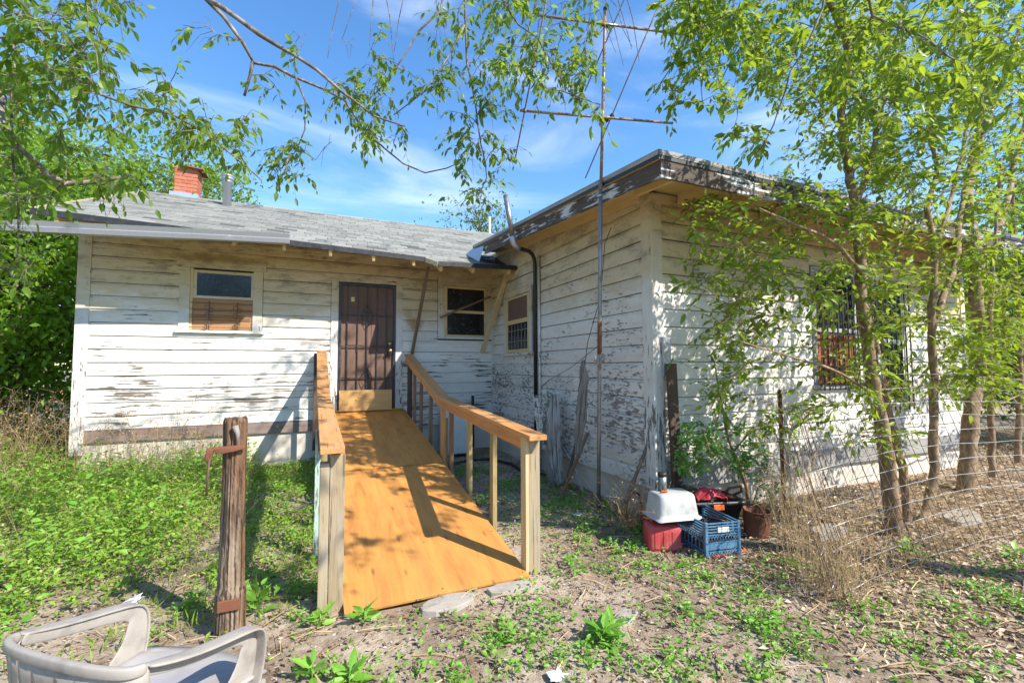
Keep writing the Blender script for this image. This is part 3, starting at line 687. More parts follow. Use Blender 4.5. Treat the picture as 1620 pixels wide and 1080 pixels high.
# ---- chimney and flue
chim = MB().box(-2.60, -2.24, 10.80, 11.20, 4.6, 5.50).obj('chimney', M['mortar'], house)
bm_cache = {}
def brick_mesh(L, dpt):
    k = (round(L, 2), round(dpt, 2))
    if k not in bm_cache: bm_cache[k] = MB().box(-L / 2, L / 2, -dpt / 2, dpt / 2, -.031, .031).mesh('brick')
    return bm_cache[k]
for ci in range(12):
    z = 4.72 + ci * .073; o_ = .09 if ci % 2 else 0
    for (ax, c0, c1) in (('x', -2.61, -2.23), ('y', 10.79, 11.21)):
        u = c0 - o_
        while u < c1 - .02:
            a, b = max(u, c0), min(u + .186, c1)
            if b - a > .04:
                mid = (a + b) / 2
                if ax == 'x':
                    for yy in (10.80,): link('brick', brick_mesh(b - a - .006, .03), chim, Matrix.Translation((mid, yy, z)), M['brick'])
                else:
                    for xx in (-2.60, -2.24): link('brick', brick_mesh(b - a - .006, .03), chim, Matrix.Translation((xx, mid, z)) @ Matrix.Rotation(math.pi / 2, 4, 'Z'), M['brick'])
            u += .195
MB().add([(-2.52, 10.70, 5.53), (-2.12, 10.70, 5.50), (-2.12, 11.30, 5.54), (-2.66, 11.30, 5.58), (-2.50, 10.72, 5.57), (-2.14, 10.72, 5.53), (-2.14, 11.28, 5.58), (-2.64, 11.28, 5.62)],
         [(3, 2, 1, 0), (4, 5, 6, 7), (0, 1, 5, 4), (1, 2, 6, 5), (2, 3, 7, 6), (3, 0, 4, 7)]).obj('chimney_cap', M['rust'], chim)
MB().box(-2.66, -2.18, 10.66, 10.78, 4.84, 4.97).obj('chimney_flashing', M['galv'], chim)
flue = MB().lathe([(.075, 4.4), (.075, 5.05), (.088, 5.052), (.088, 5.075), (.075, 5.08), (.075, 5.10), (.105, 5.105), (.105, 5.14), (.09, 5.145), (.09, 5.155), (.105, 5.16), (.105, 5.185), (.06, 5.20)], (-1.58, 10.0, 0), 20).obj('flue_pipe', M['galv'], house)
MB().lathe([(.03, 4.3), (.03, 5.45)], (4.20, 11.0, 0), 12).obj('vent_pipe', M['white'], house)

# ------------------------------------------------------------------ DETACHED GUTTER, PROPS, PIPES
gut = root('detached_gutter', (-1.8, 6.95, 3.25), 'long galvanised gutter hanging loose below the left eave', 'gutter')
prof = [(0, .0), (.0, .115), (-.012, .118), (-.006, .004), (-.088, .004), (-.098, .05), (-.086, .062), (-.110, .115), (-.102, .125), (-.122, .118), (-.098, .060), (-.112, .048), (-.094, -.006), (0, -.006)]
def gutter_piece(x0, z0, x1, z1, y, name='channel'):
    vs = [(x0, y + a, z0 + b) for a, b in prof] + [(x1, y + a, z1 + b) for a, b in prof]; n = len(prof)
    return MB().add(vs, [(i, (i + 1) % n, (i + 1) % n + n, i + n) for i in range(n)]).obj(name, M['galv'], gut)
gutter_piece(-4.5, 2.995, -1.42, 3.175, 7.03); gutter_piece(-1.47, 3.173, -.34, 3.232, 7.026)
for xg, zz in ((-2.62, 3.10), (-1.44, 3.17), (-.36, 3.23)):
    MB().box(xg, xg + .02, 6.905, 7.04, zz + .118, zz + .126).obj('gutter_strap', M['galv'], gut)
MB().tube([(-3.0, 6.9, 3.26), (-3.04, 6.89, 3.12), (-2.99, 6.92, 3.04), (-3.05, 6.95, 2.93)], .004, 5).obj('tie_wire', M['galv'], gut)
beam('timber_prop', (1.70, 7.28, 3.14), (1.555, DY - .06, 1.72), .045, .045, M['propA'], label='brown timber prop from the porch eave corner down beside the door', cat='prop', group='timber props under the porch roof')
beam('timber_prop', (3.02, 7.0, 3.16), (2.84, DY - .08, 1.76), .085, .035, M['propB'], label='pale new pine prop slanting across the inside corner', cat='prop', group='timber props under the porch roof')
beam('wooden_slat', (2.045, DY - .07, 2.37), (3.0, DY - .09, 2.80), .03, .035, M['propA'], label='thin brown slat slanting across the right hand front window', cat='slat')
cp = root('vent_stack', (3.0, 5.93, 0), 'dark vent pipe climbing the side wall and bending up past the eave', 'pipe')
MB().tube([(2.99, 5.95, .02), (2.99, 5.95, 3.0), (2.975, 5.94, 3.09), (2.93, 5.91, 3.15), (2.84, 5.85, 3.175), (2.70, 5.76, 3.165), (2.60, 5.70, 3.16)], .029, 12).obj('black_pipe', M['black'], cp)
MB().tube([(3.015, 5.87, .05), (3.015, 5.87, 3.12)], .018, 10).obj('conduit', M['trim'], cp)
MB().tube([(2.62, 5.71, 3.16), (2.57, 5.69, 3.17), (2.535, 5.685, 3.21), (2.52, 5.69, 3.28), (2.517, 5.69, 3.31)], .041, 12).obj('elbow', M['galv'], cp)
MB().tube([(2.519, 5.69, 3.29), (2.41, 5.69, 3.88)], .036, 12).obj('mast', M['pipe'], cp)

# ------------------------------------------------------------------ TV ANTENNA
ant = root('television_antenna', (2.71, 3.976, 0), 'tall rusty television antenna mast with two crossbooms beside the extension corner', 'antenna')
def pole_pt(z): t = z / 3.26; return Vector((2.71 - .165 * t + (.055 * max(0, t - 1)), 3.976 - .356 * min(t, 1.02), z))
MB().tube([pole_pt(z) for z in (0, .8, 1.6, 2.4, 3.3)], .020, 12).obj('mast', M['pipe'], ant)
MB().tube([pole_pt(z) for z in (1.62, 1.78, 1.95)], .0235, 12).obj('coupling', M['rust'], ant)
upper = [at(950.5, 300, y=3.615), at(953.5, 185, y=3.60), at(956, 80, y=3.585), at(957.5, 17, y=3.58)]
MB().tube(upper, .0155, 10).obj('upper_mast', M['mast'], ant)
MB().tube([upper[-1], upper[-1] + np.array([0, 0, .03])], .02, 10).obj('mast_cap', M['black'], ant)
MB().tube([(2.50, 3.62, 3.15), (2.60, 3.62, 3.19)], .012, 8).obj('roof_clamp', M['galv'], ant)
def boom(pa, pb, yy, nm):
    a, b = at(*pa, y=yy), at(*pb, y=yy - .1); MB().tube([a, b], .0125, 8).obj(nm, M['mast'], ant); return a, b
b1 = boom((823, 175), (1064, 195), 3.60, 'crossboom'); b2 = boom((832, 22), (1098, 57), 3.60, 'crossboom')
for (px, py) in ((955, 189), (957, 39)):
    c = at(px, py, y=3.575); MB().box(-.05, .05, -.02, .02, -.016, .016, Matrix.Translation(Vector(c))).obj('boom_clamp', M['rust'], ant, bevel=.003)
edir = ray(412, 1503); edir = edir / np.linalg.norm(edir)
def rod(pm, y0, pfar, la):
    """an element crossing the boom at pixel pm; runs back and down la metres, and forward to its end"""
    c = at(*pm, y=y0); d = ray(*pfar); d = d / np.linalg.norm(d)
    e = at(pfar[0], pfar[1], y=c[1] + la)
    v = (e - c) / np.linalg.norm(e - c)
    MB().tube([e, c - v * 1.05], .0065, 6).obj('element', M['mast'], ant)
    MB().box(-.014, .014, -.014, .014, -.014, .014, Matrix.Translation(Vector(c))).obj('element_clip', M['black'], ant)
rod((968, 183), 3.56, (926, 282), .42); rod((830, 175), 3.60, (814, 256), .38)
rod((970, 40), 3.57, (925, 145), .42); rod((842, 24), 3.60, (807, 157), .42)
rod((1095, 57), 3.50, (1035, 147), .50); rod((1180, 45), 3.5, (1140, 130), .45)
MB().tube([Vector(at(967, 360, y=3.9)), Vector(at(957, 385, y=3.93)), Vector(at(950, 470, y=3.96)), Vector(at(930, 540, y=4.1)), Vector(at(922, 600, y=4.2))], .004, 5).obj('lead_wire', M['black'], ant)
rg = MB()
for k in range(7):
    c = pole_pt(1.60) + Vector((rnd.uniform(-.03, .02), -.025 + rnd.uniform(-.02, .02), rnd.uniform(-.06, .06)))
    rg.tube([c, c + Vector((rnd.uniform(-.05, .03), rnd.uniform(-.03, .0), rnd.uniform(-.07, .03))), c + Vector((rnd.uniform(-.06, .02), -.01, -.09))], [.012, .015, .006], 6)
rg.obj('knotted_rag', M['ragdark'], ant)

# hanging cloths
def cloth(name, path, widths, mat, nrm, fold=.03, seed=0, **k):
    """hanging crumpled cloth: rows along a path, width per row, folded across"""
    r = np.random.RandomState(seed); n = 26; mrows = 30; P = np.array(path, float); ts = np.linspace(0, len(P) - 1, mrows)
    vs = []; ax = np.array(nrm[0]); out = np.array(nrm[1]); ph = r.uniform(0, 6, 4)
    for i, t in enumerate(ts):
        a = int(min(t, len(P) - 2)); c = P[a] + (P[a + 1] - P[a]) * (t - a); w = np.interp(t, range(len(widths)), widths)
        for j in range(n):
            u = j / (n - 1) - .5
            f = math.sin(u * 17 + ph[0] + t * .8) * .6 + math.sin(u * 31 + ph[1] - t * 1.3) * .3 + math.sin(t * 5 + u * 8 + ph[2]) * .35
            e = .05 * math.sin(t * 6 + ph[3]) + .04 * math.sin(t * 13)
            p = c + ax * (u + (e if abs(u) > .4 else 0)) * w + out * (f * fold * (.4 + w * 2)) + np.array([0, 0, .02 * math.sin(u * 9 + ph[1]) - .05 * abs(u) * (i > mrows - 4)])
            vs.append(p)
    fs = [(i * n + j, i * n + j + 1, (i + 1) * n + j + 1, (i + 1) * n + j) for i in range(mrows - 1) for j in range(n - 1)]
    m = MB(); m.add(vs, fs, True); o = m.obj(name, mat, **k)
    s_ = o.modifiers.new('thick', 'SOLIDIFY'); s_.thickness = .006
    return o
cloth('hanging_rag', [at(922, 572, y=4.18), at(924, 600, y=4.18), at(921, 640, y=4.2), at(917, 680, y=4.22), at(914, 718, y=4.25)], [.03, .10, .15, .15, .07], M['rag'], ((.35, -.9, 0), (-.9, -.35, 0)), .05, 3,
      label='limp grey rag hanging from a wire in front of the side wall', cat='rag')
old = root('cloth_covered_stump', (2.82, 5.25, 0), 'weathered grey cloth draped over a forked driftwood stump beside the vent pipe', 'stump')
MB().tube([(2.86, 5.2, -.02), (2.85, 5.22, .35), (2.83, 5.25, .75), (2.86, 5.22, 1.0), (2.88, 5.2, 1.12)], [.085, .07, .065, .05, .03], 10).obj('stump', M['greywood'], old)
MB().tube([(2.80, 5.25, .5), (2.72, 5.30, .85), (2.69, 5.32, 1.1)], [.04, .03, .025], 8).obj('fork', M['greywood'], old)
MB().tube([(2.66, 5.3, .35), (2.62, 5.33, .7)], [.03, .022], 8).obj('fork', M['darkplank'], old)
cloth('draped_cloth', [(2.84, 5.12, 1.13), (2.82, 5.08, .85), (2.82, 5.08, .55), (2.84, 5.08, .25), (2.86, 5.04, .03)], [.09, .18, .16, .14, .11], M['ragdark'], ((.75, -.66, 0), (-.66, -.75, 0)), .045, 5, parent=old)
cloth('draped_cloth', [(2.66, 5.3, 1.10), (2.68, 5.26, .9), (2.69, 5.25, .65)], [.05, .14, .06], M['trim'], ((.75, -.66, 0), (-.66, -.75, 0)), .03, 8, parent=old)
MB().tube([(3.05, 5.9, .65), (3.0, 5.4, .55), (2.98, 4.9, .30), (2.92, 4.6, .02)], [.018, .02, .018, .016], 8).obj('fallen_branch', M['greywood'], label='thin grey branch lying against the side wall behind the stump', cat='branch')
beam('leaning_stake', at(888, 786, z=.0), at(930, 684, x=3.02), .035, .03, M['propA'], label='brown wooden stake leaning under the hanging rag', cat='stake', group='stakes leaning on the side wall')
beam('leaning_stake', at(893, 778, z=.0), at(914, 690, x=3.02), .035, .02, M['darkplank'], label='blackened stake behind the brown one under the hanging rag', cat='stake', group='stakes leaning on the side wall')
MB().tube([at(980, 822, z=.0), at(995, 780, y=3.68), at(1010, 742, y=3.64), at(1025, 701, y=3.60)], [.022, .02, .017, .016], 8).obj('leaning_branch', M['bark'], label='crooked dead branch leaning on the side wall near its front corner', cat='branch')
beam('corner_plank', (3.205, 3.37, 0.0), (3.165, 3.385, 1.52), .115, .03, M['darkplank'], up=(0, -1, 0), label='dark brown plank standing upright at the front corner of the extension', cat='plank')
MB().box(3.13, 3.22, 3.44, 3.47, 1.40, 1.78).obj('metal_flashing', M['galv'], label='small galvanised flashing strip on the corner above the dark plank', cat='flashing')
MB().tube([(2.62, 7.72, .06), (2.62, 7.72, .98)], .026, 10).obj('standpipe', M['black'], label='short black standpipe in the inside corner behind the ramp', cat='pipe')
bx = root('white_cabinet', (2.3, 7.5, 0), 'plain white metal cabinet standing behind the ramp balusters', 'cabinet')
MB().box(1.98, 2.42, 7.2, 7.6, .07, .80).obj('body', M['white'], bx, bevel=.02); MB().box(1.965, 2.435, 7.185, 7.615, .80, .83).obj('lid', M['white'], bx, bevel=.008)
MB().tube([(1.7, 6.9, .02), (2.0, 6.7, .03), (2.3, 6.9, .03), (2.6, 6.8, .03), (2.75, 6.3, .04), (2.72, 5.9, .03), (2.9, 5.6, .02), (3.0, 5.2, .02)], .022, 8).obj('black_hose', M['black'], label='black hose lying on the ground along the foot of the side wall', cat='hose')
MB().tube([at(772, 608 + 62, x=3.04), at(740, 625, x=3.04), at(700, 570, x=2.9), at(676, 540, y=7.86)], .003, 4).obj('loose_wire', M['black'], label='thin loose wire slung across the inside corner', cat='wire')
MB().tube([at(842, 622, x=3.03), at(870, 600, x=3.03), at(905, 580, x=2.9), at(945, 548, y=3.8)], .0035, 4).obj('loose_wire', M['wirerust'], label='thin wire running from the side wall to the antenna mast', cat='wire')

# ------------------------------------------------------------------ RAMP
ramp = root('wheelchair_ramp', (.8, 5.4, 0), 'wooden wheelchair ramp with handrails leading up to the front door', 'ramp')
RZ = lambda y: .030 + .1526 * (y - 2.96)
def rpanel(y0, y1, x0=.195, x1=1.425, dz=0):
    p0, p1 = (x0 / 2 + x1 / 2, y0, RZ(y0) + dz - .009), (x0 / 2 + x1 / 2, y1, RZ(y1) + dz - .009)
    return beam('plywood_panel', p0, p1, x1 - x0, .018, M['ply'], ramp, bevel=.002)
rpanel(2.955, 5.232); rpanel(5.250, 6.770, dz=.011); rpanel(6.792, 7.86, x0=.24, x1=1.44, dz=-.004)
for ys0 in (3.0, 3.6, 4.25, 4.9, 5.19, 5.3, 5.9, 6.5, 6.72, 6.84, 7.3, 7.75):
    for xs0 in (.245, .81, 1.385): MB().lathe([(.0075, 0), (.006, .0022)], (0, 0, 0), 8, Matrix.Translation((xs0 + rnd.uniform(-.01, .01), ys0, RZ(ys0) + (.011 if 5.25 < ys0 < 6.77 else -.0005)))).obj('screw_head', M['rust'], ramp)
for xs_ in (.24, .80, 1.38): beam('joist', (xs_, 3.5, RZ(3.5) - .018 - .05 + .0), (xs_, 7.86, RZ(7.86) - .018 - .09), .038, .10, M['post'], ramp)
MB().box(.33, 1.40, DY - .052, DY - .046, .765, .80).obj('foam_strip', M['yellow'], ramp, bevel=.002)
MB().tube([(.33, DY - .07, .790), (.6, DY - .072, .786), (.9, DY - .070, .789), (1.2, DY - .072, .786), (1.42, DY - .07, .788)], .011, 6).obj('foam_bead', M['yellow'], ramp)
kb = beam('kick_board', (.385, DY - .105, .955), (1.215, DY - .105, .955), .012, .335, M['plyraw'], bevel=.002, label='small bare plywood sheet leaning on the foot of the security door', cat='plywood')
MB().tube([(.64, DY - .1125, .96), (.64, DY - .1115, .96)], .010, 8).obj('knot_hole', M['black'], kb)
CAP = M['cap']
def handrail(xc, side, y0, y1, z0, z1, y2, z2):
    """side=+1: inner face towards +x"""
    for (a, b) in (((y0, z0), (y1, z1)), ((y1 + .003, z1), (y2, z2))):
        beam('handrail_cap', (xc, a[0], a[1]), (xc, b[0], b[1]), .14, .038, CAP, ramp, warp=.001)
        beam('side_rail', (xc + side * .032, a[0] + (.13 if a[0] < 4 else .0), a[1] - .064), (xc + side * .032, b[0], b[1] - .064), .036, .088, CAP, ramp)
handrail(1.475, -1, 2.90, 5.50, .99, 1.115, 7.78, 1.70)
handrail(.115, 1, 2.96, 5.50, .995, 1.13, 7.84, 1.75)
def upr(x, y, z0, z1, w, d, mat, name='baluster', lean=0): return beam(name, (x, y, z0), (x + lean, y, z1), d, w, mat, ramp, up=(1, 0, 0), bevel=.003, warp=.001)
railR = lambda y: (.99 + (y - 2.9) * .048 if y < 5.5 else 1.115 + (y - 5.5) * .2566) - .02
upr(1.492, 3.02, -.05, .955, .088, .040, M['post'], 'post'); upr(1.440, 3.045, -.05, railR(3.05) - .005, .038, .086, M['propB'], 'post')
for yb, mt in ((3.78, M['baluster']), (4.45, M['baluster']), (5.12, M['propA'])):
    upr(1.475, yb, -.03 if yb < 5 else .0, railR(yb) - .09, .040, .075, mt); 
upr(1.47, 5.46, -.03, 1.06, .045, .09, M['cap'], 'post'); upr(1.515, 5.52, -.03, .86, .045, .09, M['baluster'], 'post')
for yb in (6.12, 6.72, 7.2): upr(1.475, yb, RZ(yb) - .25, railR(yb) - .09, .038, .07, M['propA'])
for yb in (7.55, 7.66): upr(1.475, yb, .3, railR(yb) - .05, .042, .10, M['darkplank'], 'post')
M['green'] = paint_mat('pale green post paint', chip=.25, paint=(.42, .56, .48), bounce_stain=0, blotch=.6)
upr(.150, 3.075, -.05, .955, .088, .040, M['post'], 'post'); upr(.075, 3.09, -.05, .905, .055, .088, M['post'], 'post')
upr(.155, 3.165, -.05, .90, .088, .030, M['post'], 'post')
upr(.045, 3.96, -.03, 1.00, .04, .085, M['green'], 'post')
for yb in (4.6, 5.3, 6.0, 6.7, 7.4): upr(.115, yb, -.03, (1.0 + (yb - 2.96) * .052 if yb < 5.5 else 1.13 + (yb - 5.5) * .265) - .11, .038, .07, M['baluster'])
beam('post', (.05, 7.8, .2), (.05, 7.8, 1.72), .05, .09, M['darkplank'], ramp, up=(1, 0, 0))
# stones at the foot of the ramp
def stone(x, y, sx, sy, h, rot, label, mat=None, name='concrete_slab'):
    r = np.random.RandomState(int(abs(x * 1000 + y * 77)) % 9999); n = 9; pts = []
    for k in range(n):
        a = 2 * math.pi * k / n; q = (abs(math.cos(a)) ** 4 + abs(math.sin(a)) ** 4) ** -.25 * r.uniform(.86, 1.05)
        pts.append((sx * q * math.cos(a), sy * q * math.sin(a)))
    Mx = Matrix.Translation((x, y, float(hgt(np.float64(x), np.float64(y))))) @ Matrix.Rotation(rot, 4, 'Z')
    vs = [(a, b, -.03) for a, b in pts] + [(a * .97, b * .97, h + r.uniform(-.004, .004)) for a, b in pts] + [(0, 0, h + .004)]
    fs = [(k, (k + 1) % n, n + (k + 1) % n, n + k) for k in range(n)] + [(n + k, n + (k + 1) % n, 2 * n) for k in range(n)]
    MB().add(vs, fs).obj(name, mat or M['slab'], None, Mx, .006, label=label, cat='slab' if name == 'concrete_slab' else 'stone')
stone(.80, 2.86, .20, .09, .035, .1, 'pale broken concrete slab tucked under the middle of the ramp foot')
stone(1.24, 2.86, .16, .07, .03, -.05, 'grey concrete fragment under the right end of the ramp foot')
stone(1.70, 2.25, .13, .06, .018, .5, 'flat pinkish stone in the dirt right of the big leafy weed', name='flat_stone')
stone(4.2, 2.62, .20, .10, .07, .1, 'pale flat stone at the foot of the leaning tree trunks', name='flat_stone')
stone(5.7, 2.3, .30, .12, .06, .2, 'long pale stone half buried in leaf litter at right', name='flat_stone')

# ------------------------------------------------------------------ OLD FENCE POST
fp = root('old_cedar_post', (-.40, 3.06, 0), 'old split cedar post with a rusty iron bracket standing left of the ramp', 'post')
n, rows = 44, 60; vs = []
r5 = np.random.RandomState(4); ang = np.array([2 * math.pi * k / n for k in range(n)])
flute = sum(np.abs(np.sin(ang * q / 2 + p)) ** .5 * a_ for q, p, a_ in ((5, .3, .010), (9, 1.7, .009), (15, 2.2, .008), (27, .5, .005))) + .038
crk = r5.choice(n, 7, replace=False)
for i in range(rows):
    z = 1.25 * i / (rows - 1); w = 1 + .07 * math.sin(z * 4 + 1) + (.22 if z < .28 else .22 * max(0, 1 - (z - .28) / .03)) * .75
    b2 = np.interp(ang + .12 * math.sin(z * 5) + .05 * math.sin(z * 13), np.concatenate([ang - 6.2832, ang, ang + 6.2832]), np.tile(flute, 3)) + r5.uniform(-.0012, .0012, n)
    for q in crk:
        if math.sin(z * 2.2 + q) > -.4: b2[q] -= .012 * (math.sin(z * 2.2 + q) + .4)
    if i == rows - 1: b2 = b2 * .93
    for k in range(n): vs.append((b2[k] * w * math.cos(ang[k]), b2[k] * w * .92 * math.sin(ang[k]), z - .04 + (r5.uniform(-.012, .006) if i == rows - 1 else 0)))
fs = [(i * n + k, i * n + (k + 1) % n, (i + 1) * n + (k + 1) % n, (i + 1) * n + k) for i in range(rows - 1) for k in range(n)] + [tuple((rows - 1) * n + k for k in range(n))]
Mz = Matrix(((0, -1, 0, -.405), (0, 0, 1, 3.06), (-1, 0, 0, 0), (0, 0, 0, 1)))
vs2 = [(-(z), -x, y) for x, y, z in vs]   # local X runs down the post
MB().add(vs2, [f[::-1] for f in fs]).obj('post', M['oldpost'], fp, Mz)
br = MB(); br.tube([(-.49, 2.985, 1.035), (-.46, 2.985, 1.04), (-.40, 2.984, 1.045), (-.345, 2.99, 1.05)], [.018, .026, .022, .012], 4); br.obj('bracket', M['rust'], fp, bevel=.003)
for k in range(3): MB().tube([(-.47 + k * .0, 2.99 + k * .012, 1.05), (-.50 - k * .012, 2.98, 1.05), (-.515 - k * .008, 2.98, 1.00), (-.51, 2.985, .955)], .009, 6).obj('hook', M['rust'], fp)
MB().tube([(-.515, 2.975, 1.0), (-.520, 2.97, .90), (-.522, 2.97, .80)], .006, 6).obj('hanging_strap', M['glove'], fp)
MB().box(-.46, -.35, 2.975, 2.99, .16, .22).obj('lower_bracket', M['rust'], fp, bevel=.004)
gv = MB(); gv.tube([(-.40, 2.992, 1.17), (-.385, 2.987, 1.12), (-.39, 2.99, 1.07)], [.018, .012, .004], 6); gv.obj('lichen_patch', M['rag'], fp)

# ------------------------------------------------------------------ PLASTIC CHAIR
M['chair'] = plain_mat('weathered putty plastic chair', (.36, .325, .285), .55, dirt=.75, dscale=11, dcol=(.19, .165, .145), bump=.12)
M['chairseat'] = wood_mat('weathered plastic seat', (.36, .33, .31), (.22, .20, .20), weather=.6, wc=(.27, .27, .31), grain=(3, 14, 14), knots=.2)
ch = root('plastic_armchair', (-.45, 1.78, 0), 'weathered beige moulded plastic armchair in the bottom left corner', 'chair')
fd = np.array([.64, .768, 0]); rd = np.array([.768, -.64, 0]); c0 = np.array([-.49, 1.775, 0])
def cpt_(f, r, z): return c0 + fd * f + rd * r + np.array([0, 0, z])
def ribbon(pts, ws, th, axis_fn, name, mat):
    """band through pts with a width direction per point; flat band with thickness"""
    vs = []
    P = [np.array(p) for p in pts]; n = len(P)
    for i in range(n):
        t = P[min(i + 1, n - 1)] - P[max(i - 1, 0)]; t = t / np.linalg.norm(t)
        w = np.array(axis_fn(i / (n - 1)), float); w = w - t * (w @ t); w /= np.linalg.norm(w); u = np.cross(t, w)
        for (a, b) in ((-1, -.3), (-.8, -1), (.8, -1), (1, -.3), (1, .6), (.85, 1), (-.85, 1), (-1, .6)):
            vs.append(P[i] + w * a * ws[i] / 2 + u * b * th / 2)
    k = 8; fs = [(i * k + q, i * k + (q + 1) % k, (i + 1) * k + (q + 1) % k, (i + 1) * k + q) for i in range(n - 1) for q in range(k)] + [tuple(range(k))[::-1], tuple((n - 1) * k + q for q in range(k))]
    o = MB().add(vs, fs, True).obj(name, mat, ch)
    sm = o.modifiers.new('s', 'SUBSURF'); sm.levels = sm.render_levels = 1
    return o
HB = .730
sgp = lambda v, p: math.copysign(abs(v) ** p, v)
rim = [cpt_(-.135 - .07 * abs(math.cos(a * math.pi / 2)) ** .7, .252 * sgp(math.sin(a * math.pi / 2), .8), HB - .006 + .006 * math.cos(a * 2.6)) for a in np.linspace(-1, 1, 17)]
for sg in (-1, 1):
    arm = [(-.140, .250, HB - .006), (-.11, .260, HB - .014), (-.06, .266, HB - .03), (.02, .270, HB - .048), (.10, .270, HB - .062), (.165, .268, HB - .074), (.205, .266, HB - .088), (.222, .264, HB - .125), (.222, .262, HB - .20), (.205, .258, HB - .27), (.19, .255, HB - .33)]
    top_ = [cpt_(f, sg * r_, z) for f, r_, z in arm]
    ribbon(top_, [.035, .045, .052, .055, .056, .058, .058, .054, .05, .05, .05], .010, lambda t, sg=sg: rd * sg, 'armrest', M['chair'])
    wd = [.035, .036, .038, .040, .042, .050, .066, .072, .085, .115, .16]
    tan = [np.array(top_[min(i + 1, 10)]) - np.array(top_[max(i - 1, 0)]) for i in range(11)]
    inn = [np.cross(rd, unit(q)) for q in tan]
    inn = [v if v @ (cpt_(0, 0, .5) - top_[i]) > 0 or True else -v for i, v in enumerate(inn)]
    flip = -1 if (inn[3] @ np.array([0, 0, 1.0])) > 0 else 1
    cen = [np.array(top_[i]) + inn[i] * flip * (wd[i] / 2 - .004) - rd * sg * .014 for i in range(11)]
    ribbon(cen, wd, .009, lambda t, q=inn: q[min(10, int(round(t * 10)))], 'arm_support', M['chair'])
ribbon(rim, [.03] * 17, .022, lambda t: (0, 0, 1), 'back_rim', M['chair'])
# slatted back shell
sh = MB(); nA = 44; rowsz = [HB - .0, HB - .05, HB - .055, HB - .25, HB - .27, HB - .32]
def shell(a, z):
    q = (HB - z); b = .06 * q / .3
    return cpt_(-.135 - .07 * abs(math.cos(a * math.pi / 2)) ** .7 + b * .5, .25 * sgp(math.sin(a * math.pi / 2), .8) * (1 - .03 * q / .3), z)
A_ = np.linspace(-1, 1, nA * 2 + 1)
zz_ = [HB + .00, HB - .06, HB - .11, HB - .16, HB - .21, HB - .26, HB - .31]
vs, fs = [], []
for z in zz_:
    for a in A_: vs.append(shell(a, z + (.03 * math.cos(a * 2.2) if z > HB else 0)))
W_ = len(A_)
for i in range(len(zz_) - 1):
    for j in range(W_ - 1):
        slot = 1 <= i <= 4 and abs(A_[j]) < .78 and (j % 7) in (3,)
        if not slot: fs.append((i * W_ + j, i * W_ + j + 1, (i + 1) * W_ + j + 1, (i + 1) * W_ + j))
o = sh.add(vs, fs, True).obj('backrest', M['chair'], ch); sm = o.modifiers.new('t', 'SOLIDIFY'); sm.thickness = .006
vs, fs = [], []
for i, u in enumerate(np.linspace(-1, 1, 15)):
    for j, v in enumerate(np.linspace(-1, 1, 15)):
        f = (.255 + .05 * (1 - u * u) * (v > 0)) * v + .0; w = .258 - .02 * (v < 0) * abs(v)
        z = .468 - .022 * (1 - u * u) * (1 - v * v) + .012 * max(0, abs(u) - .8) * 5 * .6 - .03 * max(0, v - .8) * 5 * .6
        vs.append(cpt_(f, w * u, z))
fs = [(i * 15 + j, i * 15 + j + 1, (i + 1) * 15 + j + 1, (i + 1) * 15 + j) for i in range(14) for j in range(14)]
o = MB().add(vs, fs, True).obj('seat', M['chairseat'], ch); s_m = o.modifiers.new('t', 'SOLIDIFY'); s_m.thickness = .01
for sg in (-1, 1):
    for f, fo in ((.215, .26), (-.18, -.27)):
        beam('leg', cpt_(f, sg * .255, .46 if f > 0 else .48), cpt_(fo, sg * .29, 0.0), .055, .035, M['chair'], ch, up=tuple(fd), bevel=.008)
beam('seat_apron', cpt_(.22, -.25, .42), cpt_(.22, .25, .42), .012, .07, M['chair'], ch)
beam('seat_apron', cpt_(.20, .262, .42), cpt_(-.18, .255, .42), .012, .08, M['chair'], ch)

# ------------------------------------------------------------------ JUNK BY THE CORNER
def rot(x, y, a, z=0): return Matrix.Translation((x, y, z)) @ Matrix.Rotation(a, 4, 'Z')
cr_ = root('milk_crate', (2.88, 2.92, 0), 'blue plastic milk crate with lattice sides holding black cable', 'crate')
Mc = rot(2.99, 2.86, -.20); W2, L2, Hc = .155, .235, .285
m = MB(); t = .012
for (sx, sy) in ((-1, -1), (1, -1), (1, 1), (-1, 1)): m.box(sx * W2 - (t * 2 if sx > 0 else 0), sx * W2 + (t * 2 if sx < 0 else 0), sy * L2 - (t * 2 if sy > 0 else 0), sy * L2 + (t * 2 if sy < 0 else 0), 0, Hc)
m.obj('corner_post', M['crate'], cr_, Mc, .003)
def side(nm, half, mk):
    p = MB()
    def bxx(a, b, z0, z1, th=.008): p.box(a, b, -th, 0, z0, z1)
    for k, zq in enumerate(np.linspace(.185, .272, 5)): bxx(-half, half, zq, zq + .007, .012)
    bxx(-half + .02, half - .02, .075, .125, .005) if nm == 'end_panel' else None
    bxx(-half, half, .0, .007); bxx(-half, half, .058, .065); bxx(-half, half, .128, .135)
    for zz0, zz1 in ((.008, .058), (.135, .185)):
        nn = int(half * 2 / .028)
        for k in range(nn):
            xa = -half + .02 + k * (half * 2 - .04) / nn; xb = xa + (half * 2 - .04) / nn
            for (q0, q1) in (((xa, zz0), (xb, zz1)), ((xb, zz0), (xa, zz1))): p.tube([(q0[0], -.005, q0[1]), (q1[0], -.005, q1[1])], .0028, 4)
    if nm == 'side_panel':
        for k in range(9): bxx(-half + .03 + k * .05, -half + .036 + k * .05, .06, .13)
    p.obj(nm, M['crate'], cr_, mk)
side('end_panel', W2, Mc @ Matrix.Translation((0, -L2 + .01, 0))); side('end_panel', W2, Mc @ Matrix.Translation((0, L2 + .002, 0)))
